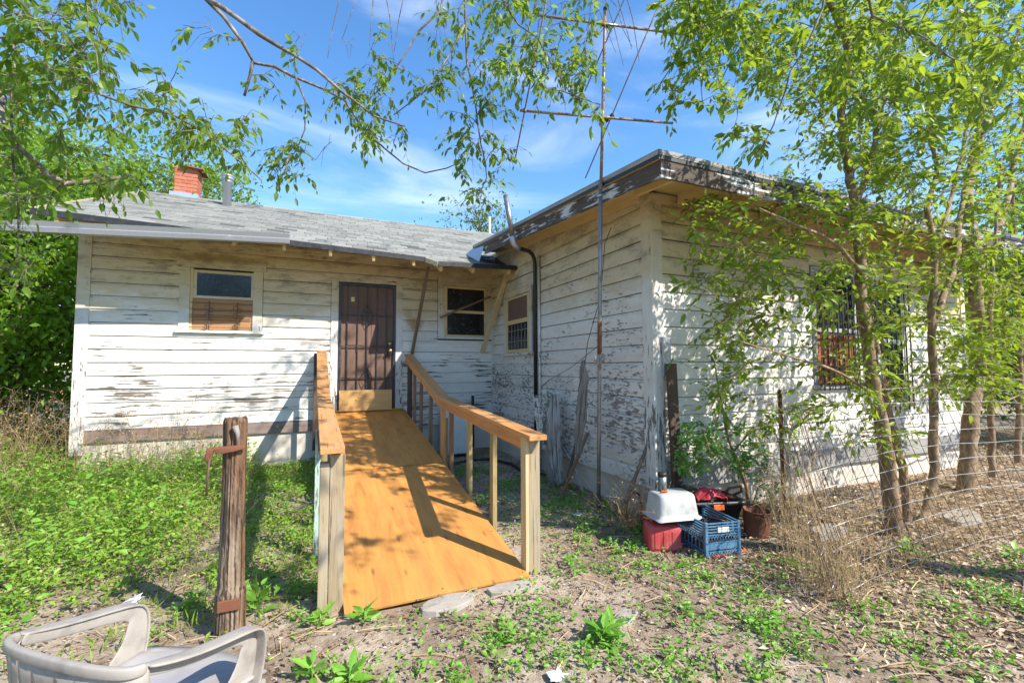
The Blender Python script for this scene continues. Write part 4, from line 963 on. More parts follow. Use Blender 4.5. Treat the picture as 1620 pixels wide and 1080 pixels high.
side('side_panel', L2, Mc @ Matrix.Translation((-W2 + .01, 0, 0)) @ Matrix.Rotation(-math.pi / 2, 4, 'Z')); side('side_panel', L2, Mc @ Matrix.Translation((W2 - .001, 0, 0)) @ Matrix.Rotation(-math.pi / 2, 4, 'Z'))
p = MB(); p.box(-.05, .05, -L2 - .006, -L2 + .002, .205, .245); p.obj('handle', M['white'], cr_, Mc, .01)
MB().box(-W2 + .01, W2 - .01, -L2 + .01, L2 - .01, .004, .012).obj('base', M['crate'], cr_, Mc)
cc_ = MB()
for k in range(5): cc_.tube([(.05 + .075 * math.cos(a), -.08 + .11 * math.sin(a), .19 + .015 * k + .035 * math.sin(a + k)) for a in np.linspace(0, 6.2, 16)], .007, 6)
cc_.obj('coiled_cable', M['black'], None, Mc, label='coil of black cable inside the blue crate', cat='cable')
MB().box(-.13, .13, -.2, .2, .015, .15).obj('folded_tarp', M['darkplank'], None, Mc, .02, label='dark folded tarp at the bottom of the blue crate', cat='tarp')
# fuel can
fc = root('fuel_can', (2.63, 2.93, 0), 'faded red plastic fuel can under the white tub', 'fuel can')
Mf = rot(2.655, 2.99, -.42)
def rounded(hx, hy, z0, z1, r, name, mat, parent, Mx, taper=0., seg=2, lv=2, label=None, cat=None):
    o = MB().add([(sx * hx * (1 - taper * (z > z0 + .001)), sy * hy * (1 - taper * (z > z0 + .001)), z) for z in (z0, z1) for sy in (-1, 1) for sx in (-1, 1)],
                 [(0, 2, 3, 1), (4, 5, 7, 6), (0, 1, 5, 4), (1, 3, 7, 5), (3, 2, 6, 7), (2, 0, 4, 6)], True).obj(name, mat, parent, Mx, label=label, cat=cat)
    b = o.modifiers.new('b', 'BEVEL'); b.width = r; b.segments = 5; b.limit_method = 'NONE'; return o
rounded(.135, .095, .0, .215, .035, 'body', M['can'], fc, Mf)
for k in (-.07, .0, .07): MB().box(k - .018, k + .018, -.099, -.09, .03, .17).obj('rib', M['can'], fc, Mf, .004)
MB().tube([(-.09, 0, .20), (-.075, 0, .25), (0, 0, .265), (.075, 0, .25), (.09, 0, .20)], .015, 8).obj('handle', M['can'], fc, Mf)
MB().lathe([(.028, .205), (.028, .235), (.032, .237), (.032, .26), (.02, .265)], (.10, .03, 0), 14).obj('filler_cap', M['can'], fc, Mf)
# tub upside down
tb = root('upturned_tub', (2.72, 2.93, .27), 'cloudy white plastic tub turned upside down on the red fuel can and crate', 'tub')
Mt = rot(2.745, 2.97, -.22, .262)
vs, fs = [], []
def rr(hx, hy, r, n=6):
    out = []
    for (cx, cy, a0) in ((hx - r, hy - r, 0), (-hx + r, hy - r, 90), (-hx + r, -hy + r, 180), (hx - r, -hy + r, 270)):
        for k in range(n): a = math.radians(a0 + 90 * k / (n - 1)); out.append((cx + r * math.cos(a), cy + r * math.sin(a)))
    return out
lv = [(.200, .160, .05, .0), (.197, .157, .05, .008), (.180, .138, .045, .016), (.176, .134, .045, .05), (.160, .118, .045, .172), (.152, .110, .042, .188), (.140, .098, .04, .194)]
for (hx, hy, r_q, z) in lv: vs += [(a, b, z + (.012 * math.sin(a * 22 + b * 17) if z < .01 else 0)) for a, b in rr(hx, hy, r_q)]
nn = 24; fs = [(i * nn + k, i * nn + (k + 1) % nn, (i + 1) * nn + (k + 1) % nn, (i + 1) * nn + k) for i in range(len(lv) - 1) for k in range(nn)] + [tuple((len(lv) - 1) * nn + k for k in range(nn))]
MB().add(vs, fs, True).obj('shell', M['tub'], tb, Mt)
th = root('steel_flask', (2.70, 2.98, .47), 'dark steel flask standing on the upturned white tub', 'flask')
Mh = Mt @ Matrix.Translation((-.06, .03, .194))
MB().lathe([(.036, 0), (.036, .12)], (0, 0, 0), 18).obj('body', M['steel'], th, Mh); MB().lathe([(.032, .12), (.038, .122), (.038, .15), (.03, .154)], (0, 0, 0), 18).obj('lid', M['black'], th, Mh)
m = MB()
for k in range(4): m.tube([(-.11 + k * .014, -.03 + (k % 2) * .01, .201), (-.105 + k * .014, -.04, .213), (-.095 + k * .014, -.03, .201)], .007, 6)
m.obj('red_clips', M['orange'], None, Mt, label='small pile of orange red clips beside the flask on the tub', cat='clips')
# black tote with red cloth
tt = root('black_tote', (3.35, 3.15, 0), 'black plastic tote heaped with red cloth behind the crate', 'tote')
Mo = rot(3.36, 3.16, -.30)
m = MB(); vs = []
for (hx, hy, z) in ((.20, .13, 0), (.24, .165, .26), (.265, .19, .262), (.265, .19, .295), (.245, .17, .295), (.235, .16, .20)): vs += [(a, b, z) for a, b in rr(hx, hy, .04)]
fs = [(i * 24 + k, i * 24 + (k + 1) % 24, (i + 1) * 24 + (k + 1) % 24, (i + 1) * 24 + k) for i in range(5) for k in range(24)] + [tuple(5 * 24 + k for k in range(24))]
m.add(vs, fs, True).obj('bin', M['black'], tt, Mo)
MB().box(-.06, .04, -.196, -.185, .225, .275).obj('red_latch', M['orange'], tt, Mo, .006)
cloth('red_cloth', [(3.18, 3.15, .31), (3.28, 3.12, .355), (3.40, 3.09, .33), (3.46, 3.07, .30)], [.14, .20, .22, .10], M['red'], ((.3, .95, 0), (0, .0, 1)), .03, 21, label='crumpled red cloth lying on the black tote', cat='cloth')
MB().lathe([(.0, .0), (.12, .01), (.13, .03), (.09, .05), (.0, .06)], (0, 0, 0), 16, caps=False).obj('black_pan', M['black'], None, rot(3.22, 3.30, 0, .31), label='round black pan lying behind the red cloth', cat='pan')  # a loose round lid lying on the tote
m = MB()
m.tube([(3.52, 3.12, .30), (3.50, 3.05, .38), (3.60, 3.0, .40), (3.66, 3.05, .33), (3.6, 3.1, .29)], .013, 6); m.tube([(3.50, 3.10, .30), (3.68, 3.0, .25)], .02, 6); m.tube([(3.56, 3.0, .27), (3.72, 2.98, .20)], .016, 6)
m.obj('rusty_scrap_iron', M['rust'], label='tangled rusty scrap iron on the edge of the black tote', cat='scrap iron')
bk = root('rusty_bucket', (3.56, 2.86, 0), 'rusty brown metal bucket right of the blue crate', 'bucket')
MB().lathe([(.095, 0), (.105, .10), (.112, .225), (.116, .228), (.116, .235), (.106, .23), (.098, .05), (0, .045)], (0, 0, 0), 20, rot(3.60, 2.86, 0) @ Matrix.Rotation(.05, 4, 'X'), caps=False).obj('body', M['rust'], bk)
MB().tube([(3.49, 2.86, .22), (3.52, 2.93, .245), (3.6, 2.97, .25), (3.68, 2.93, .245), (3.71, 2.86, .22)], .004, 5).obj('handle', M['rust'], bk)
stool = MB().tube([at(1112, 883, z=.02), at(1126, 880, z=.022)], .016, 10).obj('tool_grip', M['black']);
tl = root('orange_tool', tuple(at(1140, 880, z=0)), 'orange handled tool with black grip lying in front of the blue crate', 'tool')
bpy.data.objects.remove(stool); WMAT.pop('tool_grip', None)
MB().tube([at(1112, 883, z=.02), at(1127, 880.5, z=.022)], .017, 10).obj('grip', M['black'], tl)
MB().tube([at(1127, 880.5, z=.022), at(1145, 877, z=.024), at(1166, 873, z=.026), at(1181, 869, z=.03)], [.014, .016, .015, .006], 10).obj('handle', M['orange'], tl)
MB().tube([at(1140, 884, z=.012), at(1184, 873, z=.012)], .006, 6).obj('metal_rod', M['wireshine'], label='thin pale metal rod lying beside the orange tool', cat='rod')
MB().tube([(2.72 + .13 * math.cos(a), 3.42 + .05 * math.cos(a), .17 + .17 * math.sin(a)) for a in np.linspace(0, 6.28, 22)], .010, 6).obj('rusty_hoop', M['rust'], label='rusty iron hoop standing on edge behind the white tub', cat='hoop')
stone(2.86, 3.36, .10, .07, .10, .4, 'lump of rusty brown rubble behind the white tub', M['rust'], 'rubble_stone')
for k, (x, y, lb) in enumerate(((-1.0, 3.62, 'crumpled silvery plastic litter in the weeds left of the cedar post'), (1.10, 1.98, 'flat scrap of pale foil in the dirt near the bottom centre'), (2.45, 3.95, 'small bluish plastic scrap by the antenna foot'))):
    m = MB(); r = np.random.RandomState(k); n = 8
    vs = [(r.uniform(-.06, .06), r.uniform(-.05, .05), r.uniform(0, .06 if k == 0 else .012)) for _ in range(26)]
    fs = [tuple(r.choice(26, 3, replace=False)) for _ in range(34)]
    m.add(vs, fs).obj('plastic_litter', M['foil'], None, Matrix.Translation((x, y, .015)), label=lb, cat='litter')

# ------------------------------------------------------------------ LEAVES AND BRANCHES
T_HI = np.array([(0, 0, 0), (.28, .20, .035), (.30, 0, 0), (.28, -.20, .035), (.62, .17, .01), (.65, 0, -.03), (.62, -.17, .01), (1.0, 0, -.12)])
F_HI = np.array([(0, 2, 1), (0, 3, 2), (1, 2, 5), (1, 5, 4), (2, 3, 6), (2, 6, 5), (4, 5, 7), (5, 6, 7)])
T_LO = np.array([(0, 0, 0), (.45, .24, .05), (1.0, 0, -.08), (.45, -.24, .05)])
F_LO = np.array([(0, 3, 2), (0, 2, 1)])
def leaf_verts(P, Dr, size, wid=1.0, T=T_LO, Fc=F_LO, up=None, r=rs):
    n = len(P); Dr = unit(Dr)
    if up is None: up = np.tile([0, 0, 1.0], (n, 1)) + r.normal(0, .55, (n, 3))
    S = unit(np.cross(up, Dr)); U = np.cross(Dr, S)
    size = np.broadcast_to(np.asarray(size), (n,))[:, None, None]
    V = P[:, None, :] + size * (T[None, :, 0:1] * Dr[:, None, :] + T[None, :, 1:2] * wid * S[:, None, :] + T[None, :, 2:3] * U[:, None, :])
    Fa = Fc[None] + (np.arange(n) * len(T))[:, None, None]
    return V.reshape(-1, 3), Fa.reshape(-1, Fc.shape[1]), S, U
def leaf_obj(name, P, Dr, size, mat, parent=None, wid=1.0, hi=False, up=None, **k):
    T, Fc = (T_HI, F_HI) if hi else (T_LO, F_LO)
    V, Fa, _, _ = leaf_verts(np.asarray(P), np.asarray(Dr), size, wid, T, Fc, up)
    if parent is None: return link(name, np_mesh(name, V, Fa), None, None, mat, **k)
    return link(name, np_mesh(name, V, Fa), parent, None, mat, **k)
LEAFMESH = {}
def single_leaves(P, Dr, size, mat, parent, wid=1.0):
    if mat.name not in LEAFMESH:
        me = np_mesh('leaf', T_HI * np.array([1, wid, 1]), F_HI); me.materials.append(mat); LEAFMESH[mat.name] = me
    me = LEAFMESH[mat.name]; n = len(P); Dr = unit(Dr); up = np.tile([0, 0, 1.0], (n, 1)) + rs.normal(0, .5, (n, 3))
    S = unit(np.cross(up, Dr)); U = np.cross(Dr, S); inv = WMAT[parent.name].inverted()
    for i in range(n):
        s = float(size[i])
        o = bpy.data.objects.new('leaf', me); col.objects.link(o); o.parent = parent; o.matrix_parent_inverse = inv
        o.matrix_basis = Matrix(((Dr[i][0] * s, S[i][0] * s, U[i][0] * s, P[i][0]), (Dr[i][1] * s, S[i][1] * s, U[i][1] * s, P[i][1]), (Dr[i][2] * s, S[i][2] * s, U[i][2] * s, P[i][2]), (0, 0, 0, 1)))

def smooth_path(P, step=.12):
    P = [np.array(p, float) for p in P]; out = []
    for i in range(len(P) - 1):
        p0, p1, p2, p3 = P[max(i - 1, 0)], P[i], P[i + 1], P[min(i + 2, len(P) - 1)]
        n = max(1, int(np.linalg.norm(p2 - p1) / step))
        for k in range(n):
            t = k / n
            out.append(.5 * ((2 * p1) + (-p0 + p2) * t + (2 * p0 - 5 * p1 + 4 * p2 - p3) * t * t + (-p0 + 3 * p1 - 3 * p2 + p3) * t ** 3))
    out.append(P[-1]); return np.array(out)
def make_tree(t, stems, attr, bark, leafm, lsize, nper=26, twig=.22, singles=0, droop=.35, wid=1.0, hi=True, keep=None, leafless=0.0, seed=1, spread=1.0, tw_r=.0022):
    """stems: (points, r0, r1, name). attr: points the crown reaches. Branches grow greedily from the nearest node."""
    r = np.random.RandomState(seed); NP, NR = [], []
    for (pts, r0, r1, nm) in stems:
        P = smooth_path(pts); rad = np.linspace(0, 1, len(P)); rad = r0 + (r1 - r0) * rad
        rad = rad * (1 + .07 * np.sin(np.arange(len(P)) * 1.9 + r0 * 100)) 
        P = P + r.normal(0, 1, P.shape) * min(.006, r0 * .15)
        MB().tube(P, list(rad), 10 if r0 > .03 else 7).obj(nm, bark, t)
        NP += list(P); NR += list(rad)
    NP, NR = list(NP), list(NR)
    attr = np.array(attr); S0 = np.array(NP)
    dm = np.array([np.min(np.linalg.norm(S0 - a, axis=1)) for a in attr]); attr = attr[np.argsort(dm)]
    tw = MB(); LP, LD, LS = [], [], []
    for a in attr:
        A = np.array(NP); d = np.linalg.norm(A - a, axis=1) + np.maximum(0, A[:, 2] - a[2]) * .6
        j = int(np.argmin(d)); p0 = A[j]; L = np.linalg.norm(a - p0)
        if L < .03: continue
        r0 = min(NR[j] * .75, .0035 + .006 * L); n = max(3, int(L / .13) + 2)
        side = r.normal(0, 1, 3); side /= np.linalg.norm(side); ts = np.linspace(0, 1, n)
        path = p0 + (a - p0) * ts[:, None] + side * (np.sin(ts * math.pi) * L * .10)[:, None] + np.array([0, 0, 1]) * (np.sin(ts * math.pi) * L * .10)[:, None]
        path[1:-1] += r.normal(0, .012, (n - 2, 3))
        rad = np.linspace(r0, tw_r, n); tw.tube(path, list(rad), 5 if r0 > .006 else 4, caps=False)
        for q in range(1, n): NP.append(path[q]); NR.append(rad[q])
        bare = r.uniform() < leafless
        dirm = unit(path[-1] - path[-2])
        nt = max(3, nper // 6)
        for q in range(nt):
            s = r.uniform(.35, 1.0) if L > .4 else r.uniform(.1, 1.0); i0 = min(n - 2, int(s * (n - 1))); b = path[i0] + (path[i0 + 1] - path[i0]) * (s * (n - 1) - i0)
            v = unit(dirm * .7 + r.normal(0, .75, 3) * spread + np.array([0, 0, -.12])); TL = twig * r.uniform(.5, 1.25)
            pts = [b, b + v * TL * .5 + np.array([0, 0, .01]), b + v * TL + np.array([0, 0, -TL * droop * .5])]
            tw.tube(pts, [tw_r, tw_r * .75, tw_r * .45], 3, caps=False)
            if bare: continue
            m = max(2, int(nper / nt))
            ax = unit(np.cross(v, [0, 0, 1.0]) + 1e-6)
            for k in range(m):
                f = (k + .6) / m; p = pts[0] * (1 - f) ** 2 + 2 * f * (1 - f) * pts[1] + f * f * pts[2]
                LP.append(p); sg = 1 if k % 2 else -1
                dd = v * .6 + ax * sg * (.8 if k < m - 1 else .1) + np.array([0, 0, -droop]) + r.normal(0, .22, 3); LD.append(dd); LS.append(lsize * r.uniform(.42, 1.2))
    tw.obj('twigs', bark, t, kind='stuff')
    LP, LD, LS = np.array(LP), np.array(LD), np.array(LS)
    if len(LP) == 0: return
    rel = LP - CAM; dep = rel @ FWD; u = 810 + F_PX * (rel @ RGT) / np.maximum(dep, .01); v_ = 540 - F_PX * (rel @ UPV) / np.maximum(dep, .01)
    ok = np.linalg.norm(rel, axis=1) > 1.1
    ok &= ~((dep > 0) & (u > 430) & (u < 1000) & (v_ > 330) & (v_ < 1300) & (dep < 6))        # nothing hangs in the open approach to the door
    LP, LD, LS, dep, u, v_ = LP[ok], LD[ok], LS[ok], dep[ok], u[ok], v_[ok]
    if singles:
        vis = (dep > .5) & (u > 0) & (u < 1620) & (v_ > 0) & (v_ < 1080)
        score = np.where(vis, LS / np.maximum(dep, .1), 0); o = np.argsort(-score)[:singles]; o = o[score[o] > 0]
        single_leaves(LP[o], LD[o], LS[o], leafm, t, wid); mk = np.ones(len(LP), bool); mk[o] = False
        LP, LD, LS = LP[mk], LD[mk], LS[mk]
    leaf_obj('foliage', LP, LD, LS, leafm, t, wid, hi, kind='stuff')
def px_cloud(r, n, x0, x1, y0, y1, d0, d1, poly=None):
    out = []
    while len(out) < n:
        x, y = r.uniform(x0, x1), r.uniform(y0, y1)
        if poly and not poly(x, y): continue
        out.append(atd(x, y, r.uniform(d0, d1)))
    return out
def px_line(pts): return [atd(*p) for p in pts]

# ---- tree whose boughs hang over the yard from the left (trunk stands left of the camera)
t = root('overhanging_hackberry', (-3.3, -.3, 0), 'hackberry whose leafy boughs hang over the yard at top left and top centre', 'tree')
r = np.random.RandomState(21)
stems = [([(-3.3, -.3, -.1), (-3.2, -.2, 1.5), (-3.0, .1, 3.0), (-2.5, .6, 4.2), (-1.9, 1.2, 5.0), (-1.0, 1.9, 5.6)], .19, .07, 'trunk'),
         ([(-3.05, 0, 2.6)] + px_line([(-120, 60, 2.5), (0, 195, 2.6), (30, 235, 2.65), (80, 278, 2.7), (105, 294, 2.7), (150, 287, 2.75), (185, 284, 2.8), (213, 297, 2.85)]), .05, .012, 'bough'),
         ([(-2.9, .2, 3.3)] + px_line([(-60, -60, 2.4), (0, 3, 2.45), (60, 45, 2.5), (117, 93, 2.55), (160, 150, 2.6), (210, 165, 2.7), (273, 182, 2.8), (330, 215, 2.9), (413, 285, 3.0)]), .03, .004, 'bough'),
         ([(-2.9, .2, 3.2)] + px_line([(-40, 60, 2.7), (20, 60, 2.7), (18, 160, 2.7), (20, 250, 2.75), (30, 330, 2.8), (28, 400, 2.8), (20, 440, 2.8)]), .02, .004, 'bough'),
         ([(-2.7, .4, 3.7)] + px_line([(150, -260, 3.2), (270, -90, 3.2), (325, 0, 3.25), (353, 23, 3.3), (383, 67, 3.35), (400, 97, 3.4), (433, 107, 3.45), (467, 120, 3.5), (517, 143, 3.6), (545, 160, 3.65), (573, 200, 3.7), (607, 233, 3.75), (640, 262, 3.8), (673, 273, 3.85), (733, 257, 3.9)]), .05, .004, 'bough'),
         (px_line([(330, 0, 3.25), (347, 9, 3.2), (377, 30, 3.2), (410, 55, 3.2), (467, 87, 3.25), (500, 110, 3.3), (540, 143, 3.35), (573, 168, 3.4), (592, 184, 3.45), (640, 200, 3.5)]), .020, .006, 'bough'),
         (px_line([(400, 97, 3.4), (395, 118, 3.4), (387, 151, 3.4)]), .012, .010, 'broken_stub'),
         (px_line([(467, 120, 3.5), (483, 160, 3.5), (482, 205, 3.5), (470, 235, 3.5), (455, 258, 3.5)]), .008, .003, 'bough'),
         ([(-1.6, 1.45, 5.2)] + px_line([(600, -230, 3.6), (720, -60, 3.7), (737, 43, 3.7), (738, 100, 3.7), (753, 167, 3.7), (760, 227, 3.75), (770, 283, 3.8), (755, 315, 3.8)]), .03, .004, 'bough'),
         (px_line([(705, -60, 3.65), (697, 17, 3.6), (663, 50, 3.6), (640, 87, 3.6), (615, 125, 3.6), (592, 150, 3.6)]), .012, .004, 'bough'),
         (px_line([(735, 40, 3.7), (707, 93, 3.65), (690, 120, 3.6), (673, 143, 3.6), (623, 182, 3.6)]), .008, .004, 'bough'),
         ([(-1.0, 1.9, 5.5)] + px_line([(760, -160, 4.0), (795, 0, 3.6), (820, 40, 3.6), (850, 60, 3.5), (872, 100, 3.5), (905, 150, 3.5), (950, 165, 3.5)]), .02, .004, 'bough'),
         (px_line([(760, -160, 4.0), (860, -60, 4.0), (930, -30, 4.0), (975, 10, 4.0), (985, 45, 4.0), (1000, 75, 4.0)]), .010, .002, 'bough')]
for k in range(9):
    x0 = (540, 565, 590, 610, 640, 955, 975, 990, 940)[k]; q = r.uniform(-25, 40)
    stems.append((px_line([(x0 - 20, -70, 3.7), (x0, -10, 3.7), (x0 + q * .5, 25 + r.uniform(0, 20), 3.7), (x0 + q, 60 + r.uniform(0, 45), 3.7)]), .006, .0015, 'bare_twig'))
at_ = []
at_ += px_cloud(r, 72, -90, 190, -60, 130, 2.1, 3.0)
at_ += px_cloud(r, 84, -90, 290, 60, 290, 2.2, 3.2, lambda x, y: y > 40 + (x - 60) * .35 and not (x > 215 and y > 215))
at_ += px_cloud(r, 22, 290, 385, 175, 250, 2.7, 3.1)
at_ += px_cloud(r, 24, -60, 120, 290, 430, 2.4, 3.0, lambda x, y: x < 110 - (y - 290) * .4)
at_ += px_cloud(r, 4, 160, 220, 270, 310, 2.6, 2.9)
at_ += [atd(*q) for q in ((190, 12, 2.7), (205, 5, 2.7), (290, 40, 3.2), (312, 45, 3.2), (330, 70, 3.2), (345, 55, 3.2), (470, 55, 3.3), (480, 70, 3.3), (420, 145, 3.5), (435, 135, 3.5), (490, 175, 3.5), (468, 105, 3.3))]
at_ += px_cloud(r, 15, 408, 500, 222, 285, 3.4, 3.7)
at_ += px_cloud(r, 17, 520, 610, 120, 225, 3.3, 3.8)
at_ += px_cloud(r, 30, 560, 720, 50, 290, 3.3, 3.9, lambda x, y: abs((y - 60) - (720 - x) * .8) < 110)
at_ += px_cloud(r, 38, 690, 830, -20, 130, 3.3, 4.0)
at_ += px_cloud(r, 32, 715, 815, 130, 345, 3.4, 3.9)
at_ += px_cloud(r, 42, 800, 950, -20, 120, 3.2, 4.0)
at_ += px_cloud(r, 20, 800, 960, 100, 200, 3.3, 3.8, lambda x, y: y < 110 + (x - 800) * .6)
at_ += px_cloud(r, 14, -200, 950, -300, -30, 3.0, 4.2)
make_tree(t, stems, at_, M['barkgrey'], M['leafover'], .072, nper=17, twig=.17, singles=300, droop=.75, seed=3, leafless=.06)

# ---- saplings in front of the extension
r = np.random.RandomState(33)
def wp(pts, y): return [at(px, py, y=y + dy) for (px, py, dy) in pts]
sap = []
sap.append(('leaning_sapling', (4.62, 2.36, 0), 'thickest brown sapling trunk in front of the barred extension window', [
    (wp([(1418, 872, 0), (1412, 800, 0), (1400, 700, 0), (1390, 650, 0), (1376, 580, 0), (1366, 500, .02), (1360, 400, .05), (1350, 330, .08), (1345, 270, .1)], 2.36), .062, .034, 'trunk'),
    (wp([(1345, 270, .1), (1330, 180, .1), (1342, 80, .05), (1290, -60, 0), (1270, -260, 0)], 2.36), .038, .012, 'limb'),
    (wp([(1352, 330, .1), (1378, 250, .2), (1392, 180, .3), (1420, 60, .4), (1440, -120, .5)], 2.36), .030, .010, 'limb'),
    (wp([(1436, 858, .06), (1430, 760, .08), (1412, 680, .08), (1396, 600, .08), (1380, 530, .05), (1372, 500, .04)], 2.42), .040, .026, 'trunk'),
    (wp([(1365, 500, .0), (1400, 440, .1), (1425, 380, .2), (1440, 300, .3)], 2.40), .022, .010, 'limb'),
    (wp([(1362, 430, .0), (1320, 385, -.1), (1270, 360, -.2), (1200, 330, -.3)], 2.36), .018, .006, 'limb'),
    (wp([(1388, 630, -.0), (1330, 590, -.1), (1270, 570, -.15), (1170, 540, -.2)], 2.36), .014, .004, 'limb')],
    px_cloud(r, 235, 1050, 1420, -100, 300, 3.5, 5.2, lambda x, y: y < -20 + (x - 1040) * .95 or (x < 1130 and y < 60)) + px_cloud(r, 105, 1090, 1430, 300, 480, 3.4, 4.7) + px_cloud(r, 72, 1120, 1420, 470, 700, 3.6, 4.5) + px_cloud(r, 60, 1000, 1450, -500, -90, 3.4, 5.0), 3))
sap.append(('forked_sapling', (5.35, 2.42, 0), 'forked sapling growing from the leaf litter right of the thickest trunk', [
    (wp([(1436, 860, 0), (1462, 815, 0), (1478, 760, 0), (1476, 690, 0), (1478, 600, 0), (1473, 510, 0), (1480, 440, 0), (1478, 400, .02), (1468, 330, .05), (1482, 270, .1), (1466, 205, .1)], 2.44), .046, .020, 'trunk'),
    (wp([(1476, 520, .0), (1496, 460, .05), (1512, 410, .1), (1522, 330, .2), (1550, 230, .3), (1590, 120, .3), (1640, -60, .3)], 2.46), .032, .012, 'limb'),
    (wp([(1478, 400, .0), (1500, 330, .1), (1530, 200, .2), (1540, 60, .2), (1530, -120, .2)], 2.46), .024, .010, 'limb')],
    px_cloud(r, 210, 1380, 1650, -80, 330, 3.6, 5.6) + px_cloud(r, 95, 1400, 1640, 330, 620, 3.9, 5.2) + px_cloud(r, 60, 1430, 1900, -500, -80, 3.6, 5.6), 5))
sap.append(('dark_trunk_tree', (7.25, 2.84, 0), 'stout darker trunk behind the forked sapling near the right end of the house', [
    (wp([(1524, 790, 0), (1532, 720, 0), (1536, 650, 0), (1549, 600, 0), (1555, 540, 0), (1543, 470, 0), (1546, 400, 0), (1530, 320, .1), (1550, 200, .2), (1580, 60, .3)], 2.84), .088, .03, 'trunk'),
    (wp([(1548, 420, 0), (1590, 330, .1), (1620, 200, .2), (1680, 60, .3)], 2.84), .045, .015, 'limb')],
    px_cloud(r, 170, 1220, 1700, -60, 360, 5.4, 8.0, lambda x, y: y < 340 and x > 1220 + (y < 150) * -30) + px_cloud(r, 120, 1480, 1760, 320, 640, 5.6, 8.0), 7))
sap.append(('thin_sapling', (8.1, 2.75, 0), 'thin pinkish sapling stem between the dark trunk and the picture edge', [
    (wp([(1569, 752, 0), (1568, 660, 0), (1566, 560, 0), (1572, 420, 0), (1585, 250, 0)], 2.74), .036, .014, 'trunk')],
    px_cloud(r, 20, 1510, 1680, 300, 640, 6.2, 7.5), 8))
sap.append(('edge_sapling', (9.0, 3.25, 0), 'slender straight brown stem nearest the right picture edge', [
    (wp([(1611, 772, 0), (1612, 680, 0), (1615, 560, 0), (1606, 400, 0), (1600, 220, 0)], 3.27), .045, .016, 'trunk')],
    px_cloud(r, 24, 1540, 1740, 260, 640, 6.6, 8.4), 9))
for (nm, loc, lb, stems, attr, sd_) in sap:
    t = root(nm, loc, lb, 'tree'); M_b = M['bark']
    make_tree(t, stems, attr, M_b, M['leaf'], .080 if sd_ < 7 else .095, nper=30, twig=.24, singles=160 if sd_ in (3, 5) else 0, droop=.25, seed=sd_, hi=sd_ < 7)
# tree right of the camera: its crown dapples the ramp, one bough enters at the top right
r = np.random.RandomState(77)
t = root('right_hand_hackberry', (7.0, -1.3, 0), 'hackberry right of the yard whose drooping branches enter at the top right corner', 'tree')
stems = [([(7.0, -1.3, -.1), (6.9, -1.2, 1.6), (6.3, -.9, 3.0), (5.3, -.3, 4.2), (4.2, .4, 5.0)], .17, .06, 'trunk'),
         ([(6.35, -.92, 2.9)] + px_line([(1900, -200, 3.0), (1620, -160, 3.0), (1375, 0, 3.1), (1420, 40, 3.1), (1470, 65, 3.15), (1500, 87, 3.2)]), .035, .006, 'bough'),
         ([(5.5, -.45, 4.0)] + px_line([(1500, -260, 3.2), (1310, -30, 3.4), (1300, 15, 3.4), (1275, 75, 3.4), (1250, 115, 3.4), (1235, 170, 3.45), (1210, 225, 3.5), (1185, 262, 3.5)]), .024, .004, 'bough'),
         ([(4.4, .3, 4.9)] + px_line([(1200, -300, 3.6), (1098, -40, 3.6), (1094, 20, 3.6), (1103, 90, 3.6), (1112, 160, 3.6)]), .02, .003, 'bough')]
at_ = px_cloud(r, 34, 1080, 1360, -60, 240, 3.2, 3.8, lambda x, y: x > 1060 + y * .4) + px_cloud(r, 48, 1340, 1700, -60, 200, 2.8, 3.6) + px_cloud(r, 20, 1020, 1110, -10, 180, 3.6, 4.2)
for _ in range(34):
    a = r.normal(0, 1, 3); a = a / np.linalg.norm(a) * r.uniform(.2, 1) ** .5; at_.append(np.array([3.2, .15, 4.9]) + a * np.array([1.7, 1.5, .9]))
for _ in range(0):
    a = r.normal(0, 1, 3); a = a / np.linalg.norm(a) * r.uniform(.2, 1) ** .5; at_.append(np.array([1.4, .2, 5.3]) + a * np.array([1.2, 1.2, .7]))
make_tree(t, stems, at_, M['barkgrey'], M['leaf'], .088, nper=22, twig=.2, singles=60, droop=.6, seed=12)

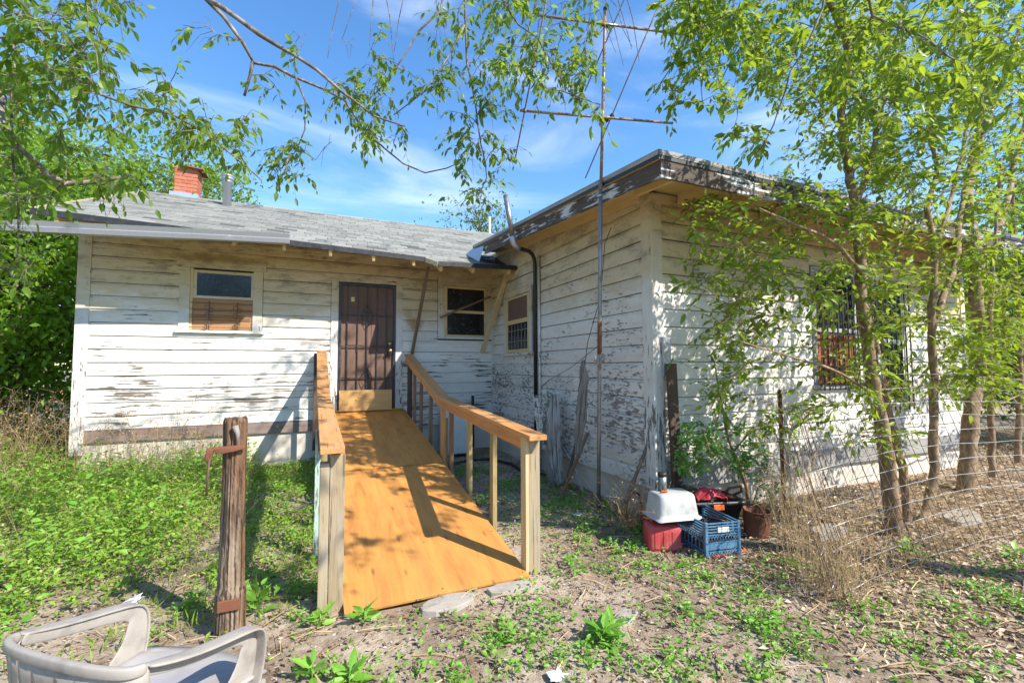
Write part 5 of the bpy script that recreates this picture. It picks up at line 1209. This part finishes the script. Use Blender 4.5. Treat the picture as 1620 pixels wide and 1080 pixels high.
# ---- trees behind
def far_tree(name, loc, h, crown, label, n=1500, mat=None, lsize=.13, seed=1, trunk=.12, group=None, clumps=70, bare=0, lean=(0, 0)):
    r = np.random.RandomState(seed); t = root(name, loc, label, 'tree', group); x, y, z = loc; rx, ry, rzz, cz = crown
    P = [(x, y, -.1), (x + .1 + lean[0] * .3, y, h * .3), (x - .05 + lean[0] * .6, y + .1, h * .6), (x + lean[0], y + lean[1], h * .92)]
    MB().tube(smooth_path(P, .5), list(np.linspace(trunk, trunk * .2, len(smooth_path(P, .5)))), 8).obj('trunk', M['barkgrey'], t)
    C_ = r.normal(0, 1, (clumps, 3)); C_ = C_ / np.linalg.norm(C_, axis=1)[:, None] * (r.uniform(.15, 1, clumps) ** .45)[:, None]
    C_ = C_ * np.array([rx, ry, rzz]) + np.array([x + lean[0] * .7, y, cz]); C_ = C_[C_[:, 2] > .3]
    tw = MB(); tp = np.array(smooth_path(P, .3))
    for c in C_:
        j = np.argmin(np.linalg.norm(tp - c, axis=1) + np.maximum(0, tp[:, 2] - c[2] + .4)); p0 = tp[j]; m_ = (p0 + c) / 2 + r.normal(0, .12, 3)
        tw.tube([p0, m_, c], [.02, .012, .005], 4, caps=False)
        for _ in range(3): tw.tube([c, c + r.normal(0, .28, 3)], [.005, .002], 3, caps=False)
    tw.obj('branches', M['barkgrey'], t, kind='stuff')
    if bare: n = bare
    k = r.randint(0, len(C_), n); sc = r.uniform(.2, .55, len(C_))
    LP = C_[k] + r.normal(0, 1, (n, 3)) * sc[k][:, None] * np.array([1, 1, .6]); LP = LP[LP[:, 2] > .05]
    LD = unit(r.normal(0, 1, (len(LP), 3)) + np.array([0, 0, -.5])); leaf_obj('foliage', LP, LD, lsize * r.uniform(.6, 1.2, len(LP)), mat or M['leafdark'], t, 1.25, kind='stuff')
far_tree('evergreen_tree', (-4.6, 10.2, 0), 5.2, (1.7, 1.7, 2.5, 2.9), 'dense bushy tree hugging the left end of the house', 30000, seed=1, lsize=.115, clumps=220, mat=M['leafbush'])
far_tree('evergreen_tree', (-7.2, 9.2, 0), 5.6, (2.0, 2.0, 2.8, 3.0), 'dark bushy tree at the far left edge beyond the dry weeds', 30000, seed=2, lsize=.12, clumps=240, mat=M['leafbush'])
far_tree('evergreen_tree', (-6.6, 13.5, 0), 8.0, (2.6, 2.4, 3.6, 4.6), 'taller tree rising behind the left bushes', 15000, seed=3, lsize=.15, clumps=180, mat=M['leaf'])
far_tree('broadleaf_tree', (-4.2, 17.0, 0), 9.2, (2.4, 2.4, 3.4, 5.8), 'light green tree showing above the left end of the roof', 15000, seed=4, lsize=.15, clumps=190, mat=M['leaf'])
far_tree('broadleaf_tree', (-10.5, 14.0, 0), 8.0, (3.2, 3.0, 3.8, 4.2), 'broad green tree filling the gap behind the leftmost bushes', 13000, seed=5, lsize=.18, clumps=130)
far_tree('broadleaf_tree', (-12.0, 8.0, 0), 7.0, (3.0, 3.0, 3.2, 3.6), 'leafy tree outside the left picture edge', 5000, seed=6, lsize=.18, clumps=90)
far_tree('sparse_tree', (4.9, 13.8, 0), 7.0, (1.3, 1.0, 1.2, 5.9), 'half bare tree showing over the roof valley behind the vent stack', 900, seed=7, lsize=.13, clumps=60, trunk=.07)
far_tree('sparse_tree', (3.1, 14.6, 0), 5.9, (.8, .8, .5, 5.35), 'low bronze tinted treetop just above the roof ridge', 420, seed=8, lsize=.13, clumps=30, trunk=.06)
for k, (x, y, h, lb) in enumerate(((11.2, 5.5, 4.0, 'bright bush beyond the right end of the house'), (13.5, 3.6, 5.0, 'bushy tree in the gap at the right picture edge'), (14.5, 8.0, 7.0, 'tall tree behind the right end of the extension'), (18.0, 5.0, 8.0, 'tall backdrop tree far off at the right edge'), (11.8, 9.5, 7.0, 'tree behind the extension roof at right'))):
    far_tree('background_tree', (x, y, 0), h, (1.6 + k * .3, 1.6 + k * .3, h * .45, h * .5), lb, 9000, seed=20 + k, lsize=.12 + .012 * k, clumps=130, mat=M['leaf'] if k % 2 == 0 else M['leafdark'])
# far hedge line so that the horizon is closed by trees all round
r = np.random.RandomState(9); n = 26000; a = r.uniform(0, 2 * math.pi, n); rad = r.uniform(24, 32, n)
hh = 5.5 + 1.6 * np.sin(a * 5) + 1.1 * np.sin(a * 13 + 1) + .7 * np.sin(a * 29)
P = np.stack([1 + rad * np.cos(a), 4 + rad * np.sin(a), r.uniform(0, 1, n) ** .8 * hh], -1)
leaf_obj('distant_woods', P, unit(r.normal(0, 1, (n, 3)) + [0, 0, -.4]), .62 * r.uniform(.6, 1.2, n), M['leafdark'], None, 1.5, kind='stuff')

# ---- shrub against the extension wall, vines, dry weeds
r = np.random.RandomState(41)
t = root('green_shrub', (4.25, 3.3, 0), 'bright green shrub with one arching brown stem against the extension wall', 'shrub')
st = [(wp([(1186, 806, 0), (1180, 770, 0), (1168, 735, 0), (1160, 715, 0), (1150, 690, 0), (1142, 640, 0), (1132, 585, 0), (1130, 570, 0)], 3.30), .020, .005, 'stem'),
      (wp([(1160, 715, 0), (1130, 700, -.05), (1095, 700, -.1), (1080, 715, -.1)], 3.30), .010, .003, 'stem'), (wp([(1160, 715, 0), (1190, 680, -.05), (1220, 660, -.1)], 3.30), .010, .003, 'stem'),
      (wp([(1190, 800, 0), (1200, 770, 0), (1215, 760, -.1), (1240, 765, -.1)], 3.25), .007, .003, 'stem')]
at_ = [at(r.uniform(1075, 1225), r.uniform(668, 748), y=r.uniform(2.85, 3.4)) for _ in range(95)] + [at(r.uniform(1120, 1160), r.uniform(568, 660), y=r.uniform(3.15, 3.35)) for _ in range(12)]
at_ += [at(r.uniform(1065, 1120), r.uniform(690, 745), y=r.uniform(2.95, 3.3)) for _ in range(14)] + [at(r.uniform(1200, 1260), r.uniform(745, 790), y=r.uniform(3.0, 3.3)) for _ in range(7)] + [at(r.uniform(1060, 1120), r.uniform(560, 610), y=3.3) for _ in range(2)]
make_tree(t, st, at_, M['bark'], M['leafshrub'], .042, nper=24, twig=.10, singles=0, droop=.0, seed=42, wid=1.3, tw_r=.0015)
t = root('creeping_vine', (2.95, 5.05, 0), 'thin green vine climbing the side wall behind the draped stump', 'vine')
st = [([at(866, 745, x=3.02), at(874, 700, x=3.02), at(872, 660, x=3.02), at(866, 625, x=3.02), at(865, 610, x=3.02)], .006, .003, 'stem')]
make_tree(t, st, [at(r.uniform(862, 880), r.uniform(612, 760), x=2.99) for _ in range(20)], M['bark'], M['leafshrub'], .045, nper=12, twig=.07, droop=.1, seed=44, wid=1.3, tw_r=.0012)
for k, (x, y) in enumerate(((-.02, 3.3), (.0, 3.1))): pass

def straws(name, label, n, xy, hrange, seed, mat, cat='dry weeds', heads=.5, lean=.35, rad=.0018):
    r = np.random.RandomState(seed); m = MB(); HP = []
    for _ in range(n):
        x, y = xy(r); h = r.uniform(*hrange); l = r.normal(0, lean, 2) * h
        p = [np.array([x, y, 0]), np.array([x + l[0] * .35, y + l[1] * .35, h * .5]), np.array([x + l[0], y + l[1], h])]
        m.tube(p, [rad * 1.3, rad, rad * .5], 3, caps=False)
        for q in range(int(r.poisson(3))):
            f = r.uniform(.3, 1); b = p[1] + (p[2] - p[1]) * f if f > .5 else p[0] + (p[1] - p[0]) * (f * 2)
            e = b + np.array([r.normal(0, .10), r.normal(0, .10), r.uniform(-.02, .14)]) * (h ** .5); m.tube([b, e], [rad * .8, rad * .4], 3, caps=False)
            if r.uniform() < heads: HP.append(e)
    o = m.obj(name, mat, None, kind='stuff', label=label, cat=cat)
    if HP:
        HP = np.array(HP); HP = np.repeat(HP, 3, 0) + r.normal(0, .012, (len(HP) * 3, 3))
        leaf_obj('seed_heads', HP, r.normal(0, 1, (len(HP), 3)), .022, mat, o, 1.3, kind='stuff')
straws('dry_weeds', 'tangle of dry tan weeds at the left corner of the house', 900, lambda r: (r.uniform(-6.8, -2.95), r.uniform(6.3, 8.6)), (.55, 1.25), 51, M['straw'])
straws('dry_weeds', 'thin dry weed stalks in front of the left foundation', 200, lambda r: (r.uniform(-2.9, -1.0), r.uniform(7.2, 7.75)), (.4, 1.05), 52, M['straw'], lean=.25)
straws('dry_grass', 'dry grass tangled in the end of the wire fence', 120, lambda r: (3.12 + r.normal(0, .08), 1.90 + r.normal(0, .12)), (.15, .75), 53, M['straw'], heads=.1, lean=.2, rad=.0012)
straws('dry_grass', 'dry stalks standing along the leaning wire between post and corner', 120, lambda r: ((lambda q: (3.0 + q * 1.2 + r.normal(0, .08), 1.95 + q * 1.2 + r.normal(0, .08)))(r.uniform())), (.3, 1.0), 54, M['straw'], heads=.15, rad=.0012, lean=.2)
straws('dry_grass', 'dry twigs and stalks piled at the house corner behind the tub', 130, lambda r: (r.uniform(2.55, 3.0), r.uniform(3.25, 3.75)), (.15, .45), 55, M['straw'], heads=.2, lean=.6)

# ------------------------------------------------------------------ WIRE FENCE, POSTS
fence = root('collapsed_wire_fence', (4.5, 1.95, 0), 'collapsed rusty wire mesh fence leaning back in front of the sapling trunks', 'fence')
fp_ = lambda s, h: np.array([3.15 + s, 1.86 + .10 * math.sin(s * 1.1) + h * .30 + .012 * math.sin(s * 3 + h * 4), .02 + h * .95 + .05 * math.sin(s * .9) * h])
for k in range(12):
    h = .02 + k * .125; MB().tube([fp_(s, h) + np.array([0, 0, .005 * math.sin(s * 7 + k * 2)]) for s in np.linspace(.05 if k < 7 else .9, 5.6, 20)], .0026, 4).obj('line_wire', M['wireshine'], fence)
for k in range(40):
    s = .05 + k * .14; MB().tube([fp_(s - h * .05, h) for h in np.linspace(-.02, 1.40 if s > .9 else 1.0, 6)], .0027, 4).obj('stay_wire', M['wirerust'], fence)
f2 = root('sagging_fence_end', (3.3, 2.1, 0), 'bundle of rusty fence wires sagging from the rust red post down to the ground', 'fence')
r = np.random.RandomState(61)
for k in range(15):
    a = np.array([2.86 + .10 * k + r.normal(0, .01), 1.70 + .055 * k + r.normal(0, .01), -.01]); b = np.array([3.52 + .085 * k, 2.66 + .03 * k, 1.20 - .012 * k]) + r.normal(0, .02, 3)
    mid = (a + b) / 2 + np.array([0, 0, -.05]) + r.normal(0, .012, 3); MB().tube([a, (a + mid) / 2 + r.normal(0, .006, 3), mid, (b + mid) / 2 + r.normal(0, .006, 3), b], .0028, 4).obj('stay_wire', M['wirerust'], f2)
for k in range(7):
    f = .12 + k * .135
    MB().tube([np.array([2.86 + .10 * q, 1.70 + .055 * q, 0]) * (1 - f) + np.array([3.52 + .085 * q, 2.66 + .03 * q, 1.20 - .012 * q]) * f + np.array([0, 0, -.05 * math.sin(f * 3.14)]) + r.normal(0, .004, 3) for q in np.linspace(0, 14.5, 9)], .0024, 4).obj('line_wire', M['wireshine'], f2)
tp = root('rusty_fence_post', (4.05, 2.9, 0), 'rust red steel fence post standing beside the green shrub', 'post')
pb, pt = at(1240, 812, z=0), at(1232, 616, y=at(1240, 812, z=0)[1]); tpx = (pt - pb)
beam('stud_post', pb, pt, .040, .008, M['rust'], tp, up=(0, 1, 0)); beam('stud_flange', pb + np.array([.0, -.016, 0]), pt + np.array([0, -.016, 0]), .008, .03, M['rust'], tp, up=(0, 1, 0))
gp = root('chain_link_panel', (5.0, 3.0, 0), 'sagging chain link panel on a grey pipe behind the thickest sapling', 'fence')
gx, gy = 5.05, 2.86
MB().tube([at(1405, 838, z=0), at(1392, 700, y=at(1405, 838, z=0)[1]), at(1388, 560, y=at(1405, 838, z=0)[1])], .024, 10).obj('pipe_post', M['pipe'], gp)
q0 = at(1270, 790, z=0); q1 = at(1405, 838, z=0); m = MB(); Lh = np.linalg.norm(q1 - q0); ux = (q1 - q0) / Lh
for k in range(int((Lh + .9) / .055)):
    for sg in (1, -1):
        pts = []
        for i in range(19):
            z = i * .05; xx = k * .055 - .45 + (i % 2) * .0275 * sg
            pts.append(q0 + ux * min(max(xx, 0), Lh) + np.array([.004 * sg, 0, z + .05])) if 0 <= xx <= Lh else None
        if len(pts) > 2: m.tube(pts, .0018, 3, caps=False, smooth=False)
m.obj('chain_link', M['wireshine'], gp, kind='stuff')

straws('dry_grass', 'dry stalks caught along the foot of the leaning mesh fence', 150, lambda r: (r.uniform(3.2, 5.4), 1.95 + r.normal(0, .10)), (.12, .5), 56, M['straw'], heads=.2, lean=.5, rad=.0012)
straws('dry_grass', 'pale grass stalks standing among the left hand weeds', 420, lambda r: (r.uniform(-7, -.6), r.uniform(4.0, 7.8)), (.25, .62), 57, M['straw'], heads=.4, lean=.3, rad=.0011)
straws('tall_weeds', 'taller green stemmed weeds rising from the left hand weeds', 260, lambda r: (r.uniform(-6.5, -.7), r.uniform(4.2, 7.7)), (.3, .7), 58, M['weed'], heads=2.0, lean=.25, rad=.0016)
# ------------------------------------------------------------------ GROUND COVER
def vnoise(x, y, s, seed=0):
    return (np.sin(x * s + seed) * np.cos(y * s * 1.13 + seed * 2) + np.sin(x * s * 2.3 + y * s * 1.7 + seed * 3) * .6 + np.sin(x * s * 4.1 - y * s * 3.7 + seed) * .35) / 1.95
def sprouts(name, label, x, y, h, nl, ls, mat, seed, wid=1.2, upf=.45, hi=False):
    r = np.random.RandomState(seed); n = len(x); x, y = np.repeat(x, nl), np.repeat(y, nl); hh = np.repeat(h, nl); N = len(x)
    f = r.uniform(.15, 1, N); ang = r.uniform(0, 2 * math.pi, N); rr_ = .03 + hh * .25 * r.uniform(0, 1, N)
    P = np.stack([x + np.cos(ang) * rr_ * .5, y + np.sin(ang) * rr_ * .5, hgt(x, y) + hh * f], -1)
    Dr = np.stack([np.cos(ang), np.sin(ang), r.normal(upf - .1, .35, N)], -1)
    return leaf_obj(name, P, Dr, ls * r.uniform(.55, 1.25, N) * (.8 + hh * .8), mat, None, wid, hi, kind='stuff', label=label, cat='weeds')
r = np.random.RandomState(71)
def inhouse(x, y): return ((y > 7.88) & (x > -2.9)) | ((x > 3.04) & (y > 3.52) & (x < 9.0))
def onramp(x, y): return (x > .17) & (x < 1.47) & (y > 2.93)
# left side, lush
n = 52000; x = r.uniform(-9.5, .1, n); y = r.uniform(1.2, 12, n)
dn = np.clip((-.55 - x) / .5, 0, 1) * np.clip((y - (3.55 + np.clip(x + 1.2, -1.2, 2) * .9)) / .6, 0, 1) * .95
dn = np.maximum(dn, np.clip((-1.25 - x - (2.2 - np.minimum(y, 2.2)) * .0) / .6, 0, 1) * np.clip((y - 2.0) / .8, 0, 1) * .9)
dn = np.maximum(dn, .42 * (x > -.7) * (y > 3.3) + .25 * (y > 6)); dn = dn * np.where(vnoise(x, y, 2.3, 1) > -.5, 1, .35); dn = np.maximum(dn, .10 * (vnoise(x, y, 3.1, 5) > -.1))
dn = dn * np.clip(1.15 - np.hypot(x, y - 4) * .05, .35, 1)
k = (r.uniform(0, 1, n) < dn) & ~inhouse(x, y) & ~onramp(x, y); x, y = x[k], y[k]
h = np.clip(.10 + .16 * (vnoise(x, y, 1.1, 3) + 1) * .5 + .045 * (y - 3) * (x < -.7), .04, .50) * np.where(x > -.7, .45, 1) * r.uniform(.5, 1.2, len(x))
sprouts('ground_weeds', 'lush green weeds covering the yard left of the ramp', x, y, h, 7, .042, M['weed'], 72, 1.0)
k = r.uniform(0, 1, len(x)) < .10; sprouts('ground_weeds', 'broader weed leaves scattered through the left hand weeds', x[k] + .03, y[k], h[k] * 1.25, 6, .062, M['weed2'], 73, 1.25, hi=True)
# grass blades between, left strip
n = 7000; gx_ = r.uniform(-3.2, .1, n); gy_ = r.uniform(3.0, 7.8, n); k = (vnoise(gx_, gy_, 2.0, 8) > -.2) & ~onramp(gx_, gy_); gx_, gy_ = gx_[k], gy_[k]
P = np.stack([gx_, gy_, hgt(gx_, gy_)], -1); leaf_obj('grass_tufts', P, np.stack([r.normal(0, .4, len(P)), r.normal(0, .4, len(P)), np.ones(len(P))], -1), r.uniform(.04, .11, len(P)), M['weed'], None, .11, kind='stuff', label='thin grass blades between the weeds left of the ramp', cat='grass')
# front and right patches
G = [(.95, 2.42, .26, 1.0), (1.25, 2.45, .22, 1.0), (.72, 2.32, .18, .8), (1.05, 2.12, .2, .7), (.55, 2.15, .15, .6), (.12, 2.38, .16, .8), (.40, 2.05, .22, .6), (1.47, 2.10, .17, 1.0), (1.75, 2.0, .15, .7),
     (1.9, 2.9, .25, .8), (2.15, 3.1, .22, .9), (2.4, 3.25, .25, .9), (2.3, 2.65, .22, .8), (2.55, 2.5, .2, .8), (2.1, 2.25, .2, .6), (2.5, 2.1, .25, .7), (2.35, 1.8, .3, .9), (2.0, 1.65, .25, .7), (2.9, 1.75, .12, .5),
     (2.5, 3.9, .3, 1.0), (2.85, 4.1, .25, 1.0), (2.2, 4.3, .3, .8), (2.7, 4.9, .25, .9), (2.3, 5.3, .35, .8), (2.0, 6.2, .4, .6), (1.8, 4.8, .25, .6), (1.75, 3.7, .2, .45), (3.2, 1.7, .15, .6), (3.6, 1.5, .25, .6), (4.0, 1.35, .3, .8), (3.0, 1.35, .3, .6),
     (2.7, 3.3, .15, .9), (1.6, 1.75, .3, .6), (3.4, 2.0, .2, .5), (2.9, 2.2, .2, .6), (4.6, 1.6, .25, .6), (3.25, 2.35, .15, .4), (4.9, 1.75, .1, .7), (.0, 3.4, .12, .9), (-.1, 4.4, .2, .7), (3.7, 3.3, .2, .6), (1.2, 1.75, .3, .5), (.3, 1.75, .35, .6), (2.6, 4.35, .3, 1.), (2.2, 3.6, .25, .8), (2.75, 5.4, .25, .8)]
n = 60000; x = r.uniform(-.8, 6.5, n); y = r.uniform(1.0, 7.8, n); dn = np.zeros(n)
for (a, b, s_, w_) in G: dn = np.maximum(dn, w_ * np.exp(-(((x - a) / s_) ** 2 + ((y - b) / s_) ** 2) * 1.1))
dn = dn * np.clip(.55 + vnoise(x, y, 9, 2), 0, 1) * .62; dn = np.maximum(dn, .03 * (vnoise(x, y, 2.6, 4) > -.1) * (x < 4.5))
k = (r.uniform(0, 1, n) < dn * 1.0) & ~inhouse(x, y) & ~onramp(x, y); x, y = x[k], y[k]; h = r.uniform(.02, .085, len(x))
sprouts('low_weeds', 'low green weed patches in the dirt before and right of the ramp', x, y, h, 8, .034, M['weed2'], 75, 1.3, hi=True)
# big leafy plants, leaf by leaf
def rosette(x, y, n, L, seed, label, wid=1.0, up=.7):
    r = np.random.RandomState(seed); t = root('leafy_weed', (x, y, 0), label, 'plant')
    P, Dr, S_ = [], [], []
    for k in range(n):
        a = k * 2.4 + r.uniform(-.2, .2); z = .012 + .09 * (k / n) * up
        P.append((x + .012 * math.cos(a), y + .012 * math.sin(a), z)); Dr.append((math.cos(a), math.sin(a), up * (.25 + .9 * k / n) + r.normal(0, .1))); S_.append(L * r.uniform(.65, 1.1))
    single_leaves(np.array(P), np.array(Dr), S_, M['weed2'], t, wid)
    MB().tube([(x, y, -.01), (x + .004, y, .10 * up)], .004, 5).obj('stem', M['weed2'], t)
rosette(1.47, 2.13, 18, .13, 1, 'big leafy weed standing alone near the bottom centre')
rosette(1.58, 2.20, 12, .10, 2, 'smaller leafy weed touching the right side of the big one')
rosette(.06, 2.93, 9, .09, 3, 'small leafy sprig at the foot of the left ramp post')
rosette(.30, 2.86, 10, .10, 4, 'sprig leaning over the lower left corner of the ramp')
rosette(.18, 2.34, 14, .11, 5, 'leafy weed between the chair and the ramp foot')
rosette(.02, 2.45, 12, .10, 6, 'leafy weed just right of the chair arm')
rosette(-.28, 3.22, 8, .12, 7, 'upright pale leaf cluster right of the cedar post', up=1.6)
rosette(5.0, 1.72, 9, .10, 8, 'pale green sprig in the litter right of the fence corner')
rosette(4.35, 2.1, 10, .10, 9, 'green sprig between the leaning fence wires')
rosette(.62, 1.98, 10, .09, 10, 'low leafy weed at the bottom edge right of the chair')
# leaf litter and crumbs
n = 80000; x = r.uniform(2.2, 12, n); y = r.uniform(.3, 5, n); dn = np.clip((x - 2.5 - .25 * vnoise(x, y, 2, 1)) / 1.0, .1, 1) * np.clip(1.3 - .06 * x, .4, 1) * np.where(vnoise(x, y, 3.2, 6) > -.5, 1, .5)
k = (r.uniform(0, 1, n) < dn) & ~inhouse(x, y); x, y = x[k], y[k]
P = np.stack([x, y, hgt(x, y) + r.uniform(0, .022, len(x))], -1); a = r.uniform(0, 6.28, len(x))
up = np.stack([r.normal(0, .5, len(x)), r.normal(0, .5, len(x)), np.ones(len(x))], -1)
leaf_obj('leaf_litter', P, np.stack([np.cos(a), np.sin(a), r.normal(0, .22, len(x))], -1), r.uniform(.025, .06, len(x)), M['litter'], None, 1.0, up=up, kind='stuff', label='dry brown leaf litter under the saplings', cat='leaf litter')
n = 42000; x = r.uniform(-2.5, 4.8, n); y = r.uniform(1.1, 7.5, n); k = ~inhouse(x, y) & ~onramp(x, y) & (r.uniform(0, 1, n) < np.clip(1.3 - .12 * y, .3, 1)); x, y = x[k], y[k]
P = np.stack([x, y, hgt(x, y) + r.uniform(0, .006, len(x))], -1); a = r.uniform(0, 6.28, len(x))
up = np.stack([r.normal(0, .3, len(x)), r.normal(0, .3, len(x)), np.ones(len(x))], -1)
leaf_obj('dark_debris', P[::2] + np.array([.013, .009, .001]), np.stack([np.sin(a), np.cos(a), r.normal(0, .15, len(x))], -1)[::2], r.uniform(.012, .045, len(x))[::2], M['darklitter'], None, 1.0, up=up[::2], kind='stuff', label='dark rotted leaf scraps on the dirt', cat='debris')
leaf_obj('ground_crumbs', P, np.stack([np.cos(a), np.sin(a), r.normal(0, .1, len(x))], -1), r.uniform(.008, .03, len(x)), M['crumb'], None, 1.2, up=up, kind='stuff', label='pale crumbs and leaf scraps on the bare dirt', cat='debris')
n = 5200; x = r.uniform(-1.2, 7.5, n); y = r.uniform(1.2, 4.6, n); k = ~inhouse(x, y) & ~onramp(x, y) & (r.uniform(0, 1, n) < np.where(x > 2.6, 1, .3)); x, y = x[k], y[k]
m = MB()
for a_, b_ in zip(x, y):
    q = r.uniform(0, 6.28); L = r.uniform(.05, .26); z = float(hgt(np.float64(a_), np.float64(b_))) + r.uniform(.004, .03); m.tube([(a_, b_, z), (a_ + L * .5 * math.cos(q) + .01, b_ + L * .5 * math.sin(q), z + r.uniform(0, .02)), (a_ + L * math.cos(q), b_ + L * math.sin(q), z)], r.uniform(.0012, .004), 3, smooth=False)
m.obj('fallen_twigs', M['straw'], None, kind='stuff', label='small dry twigs scattered over the dirt and litter', cat='twigs')
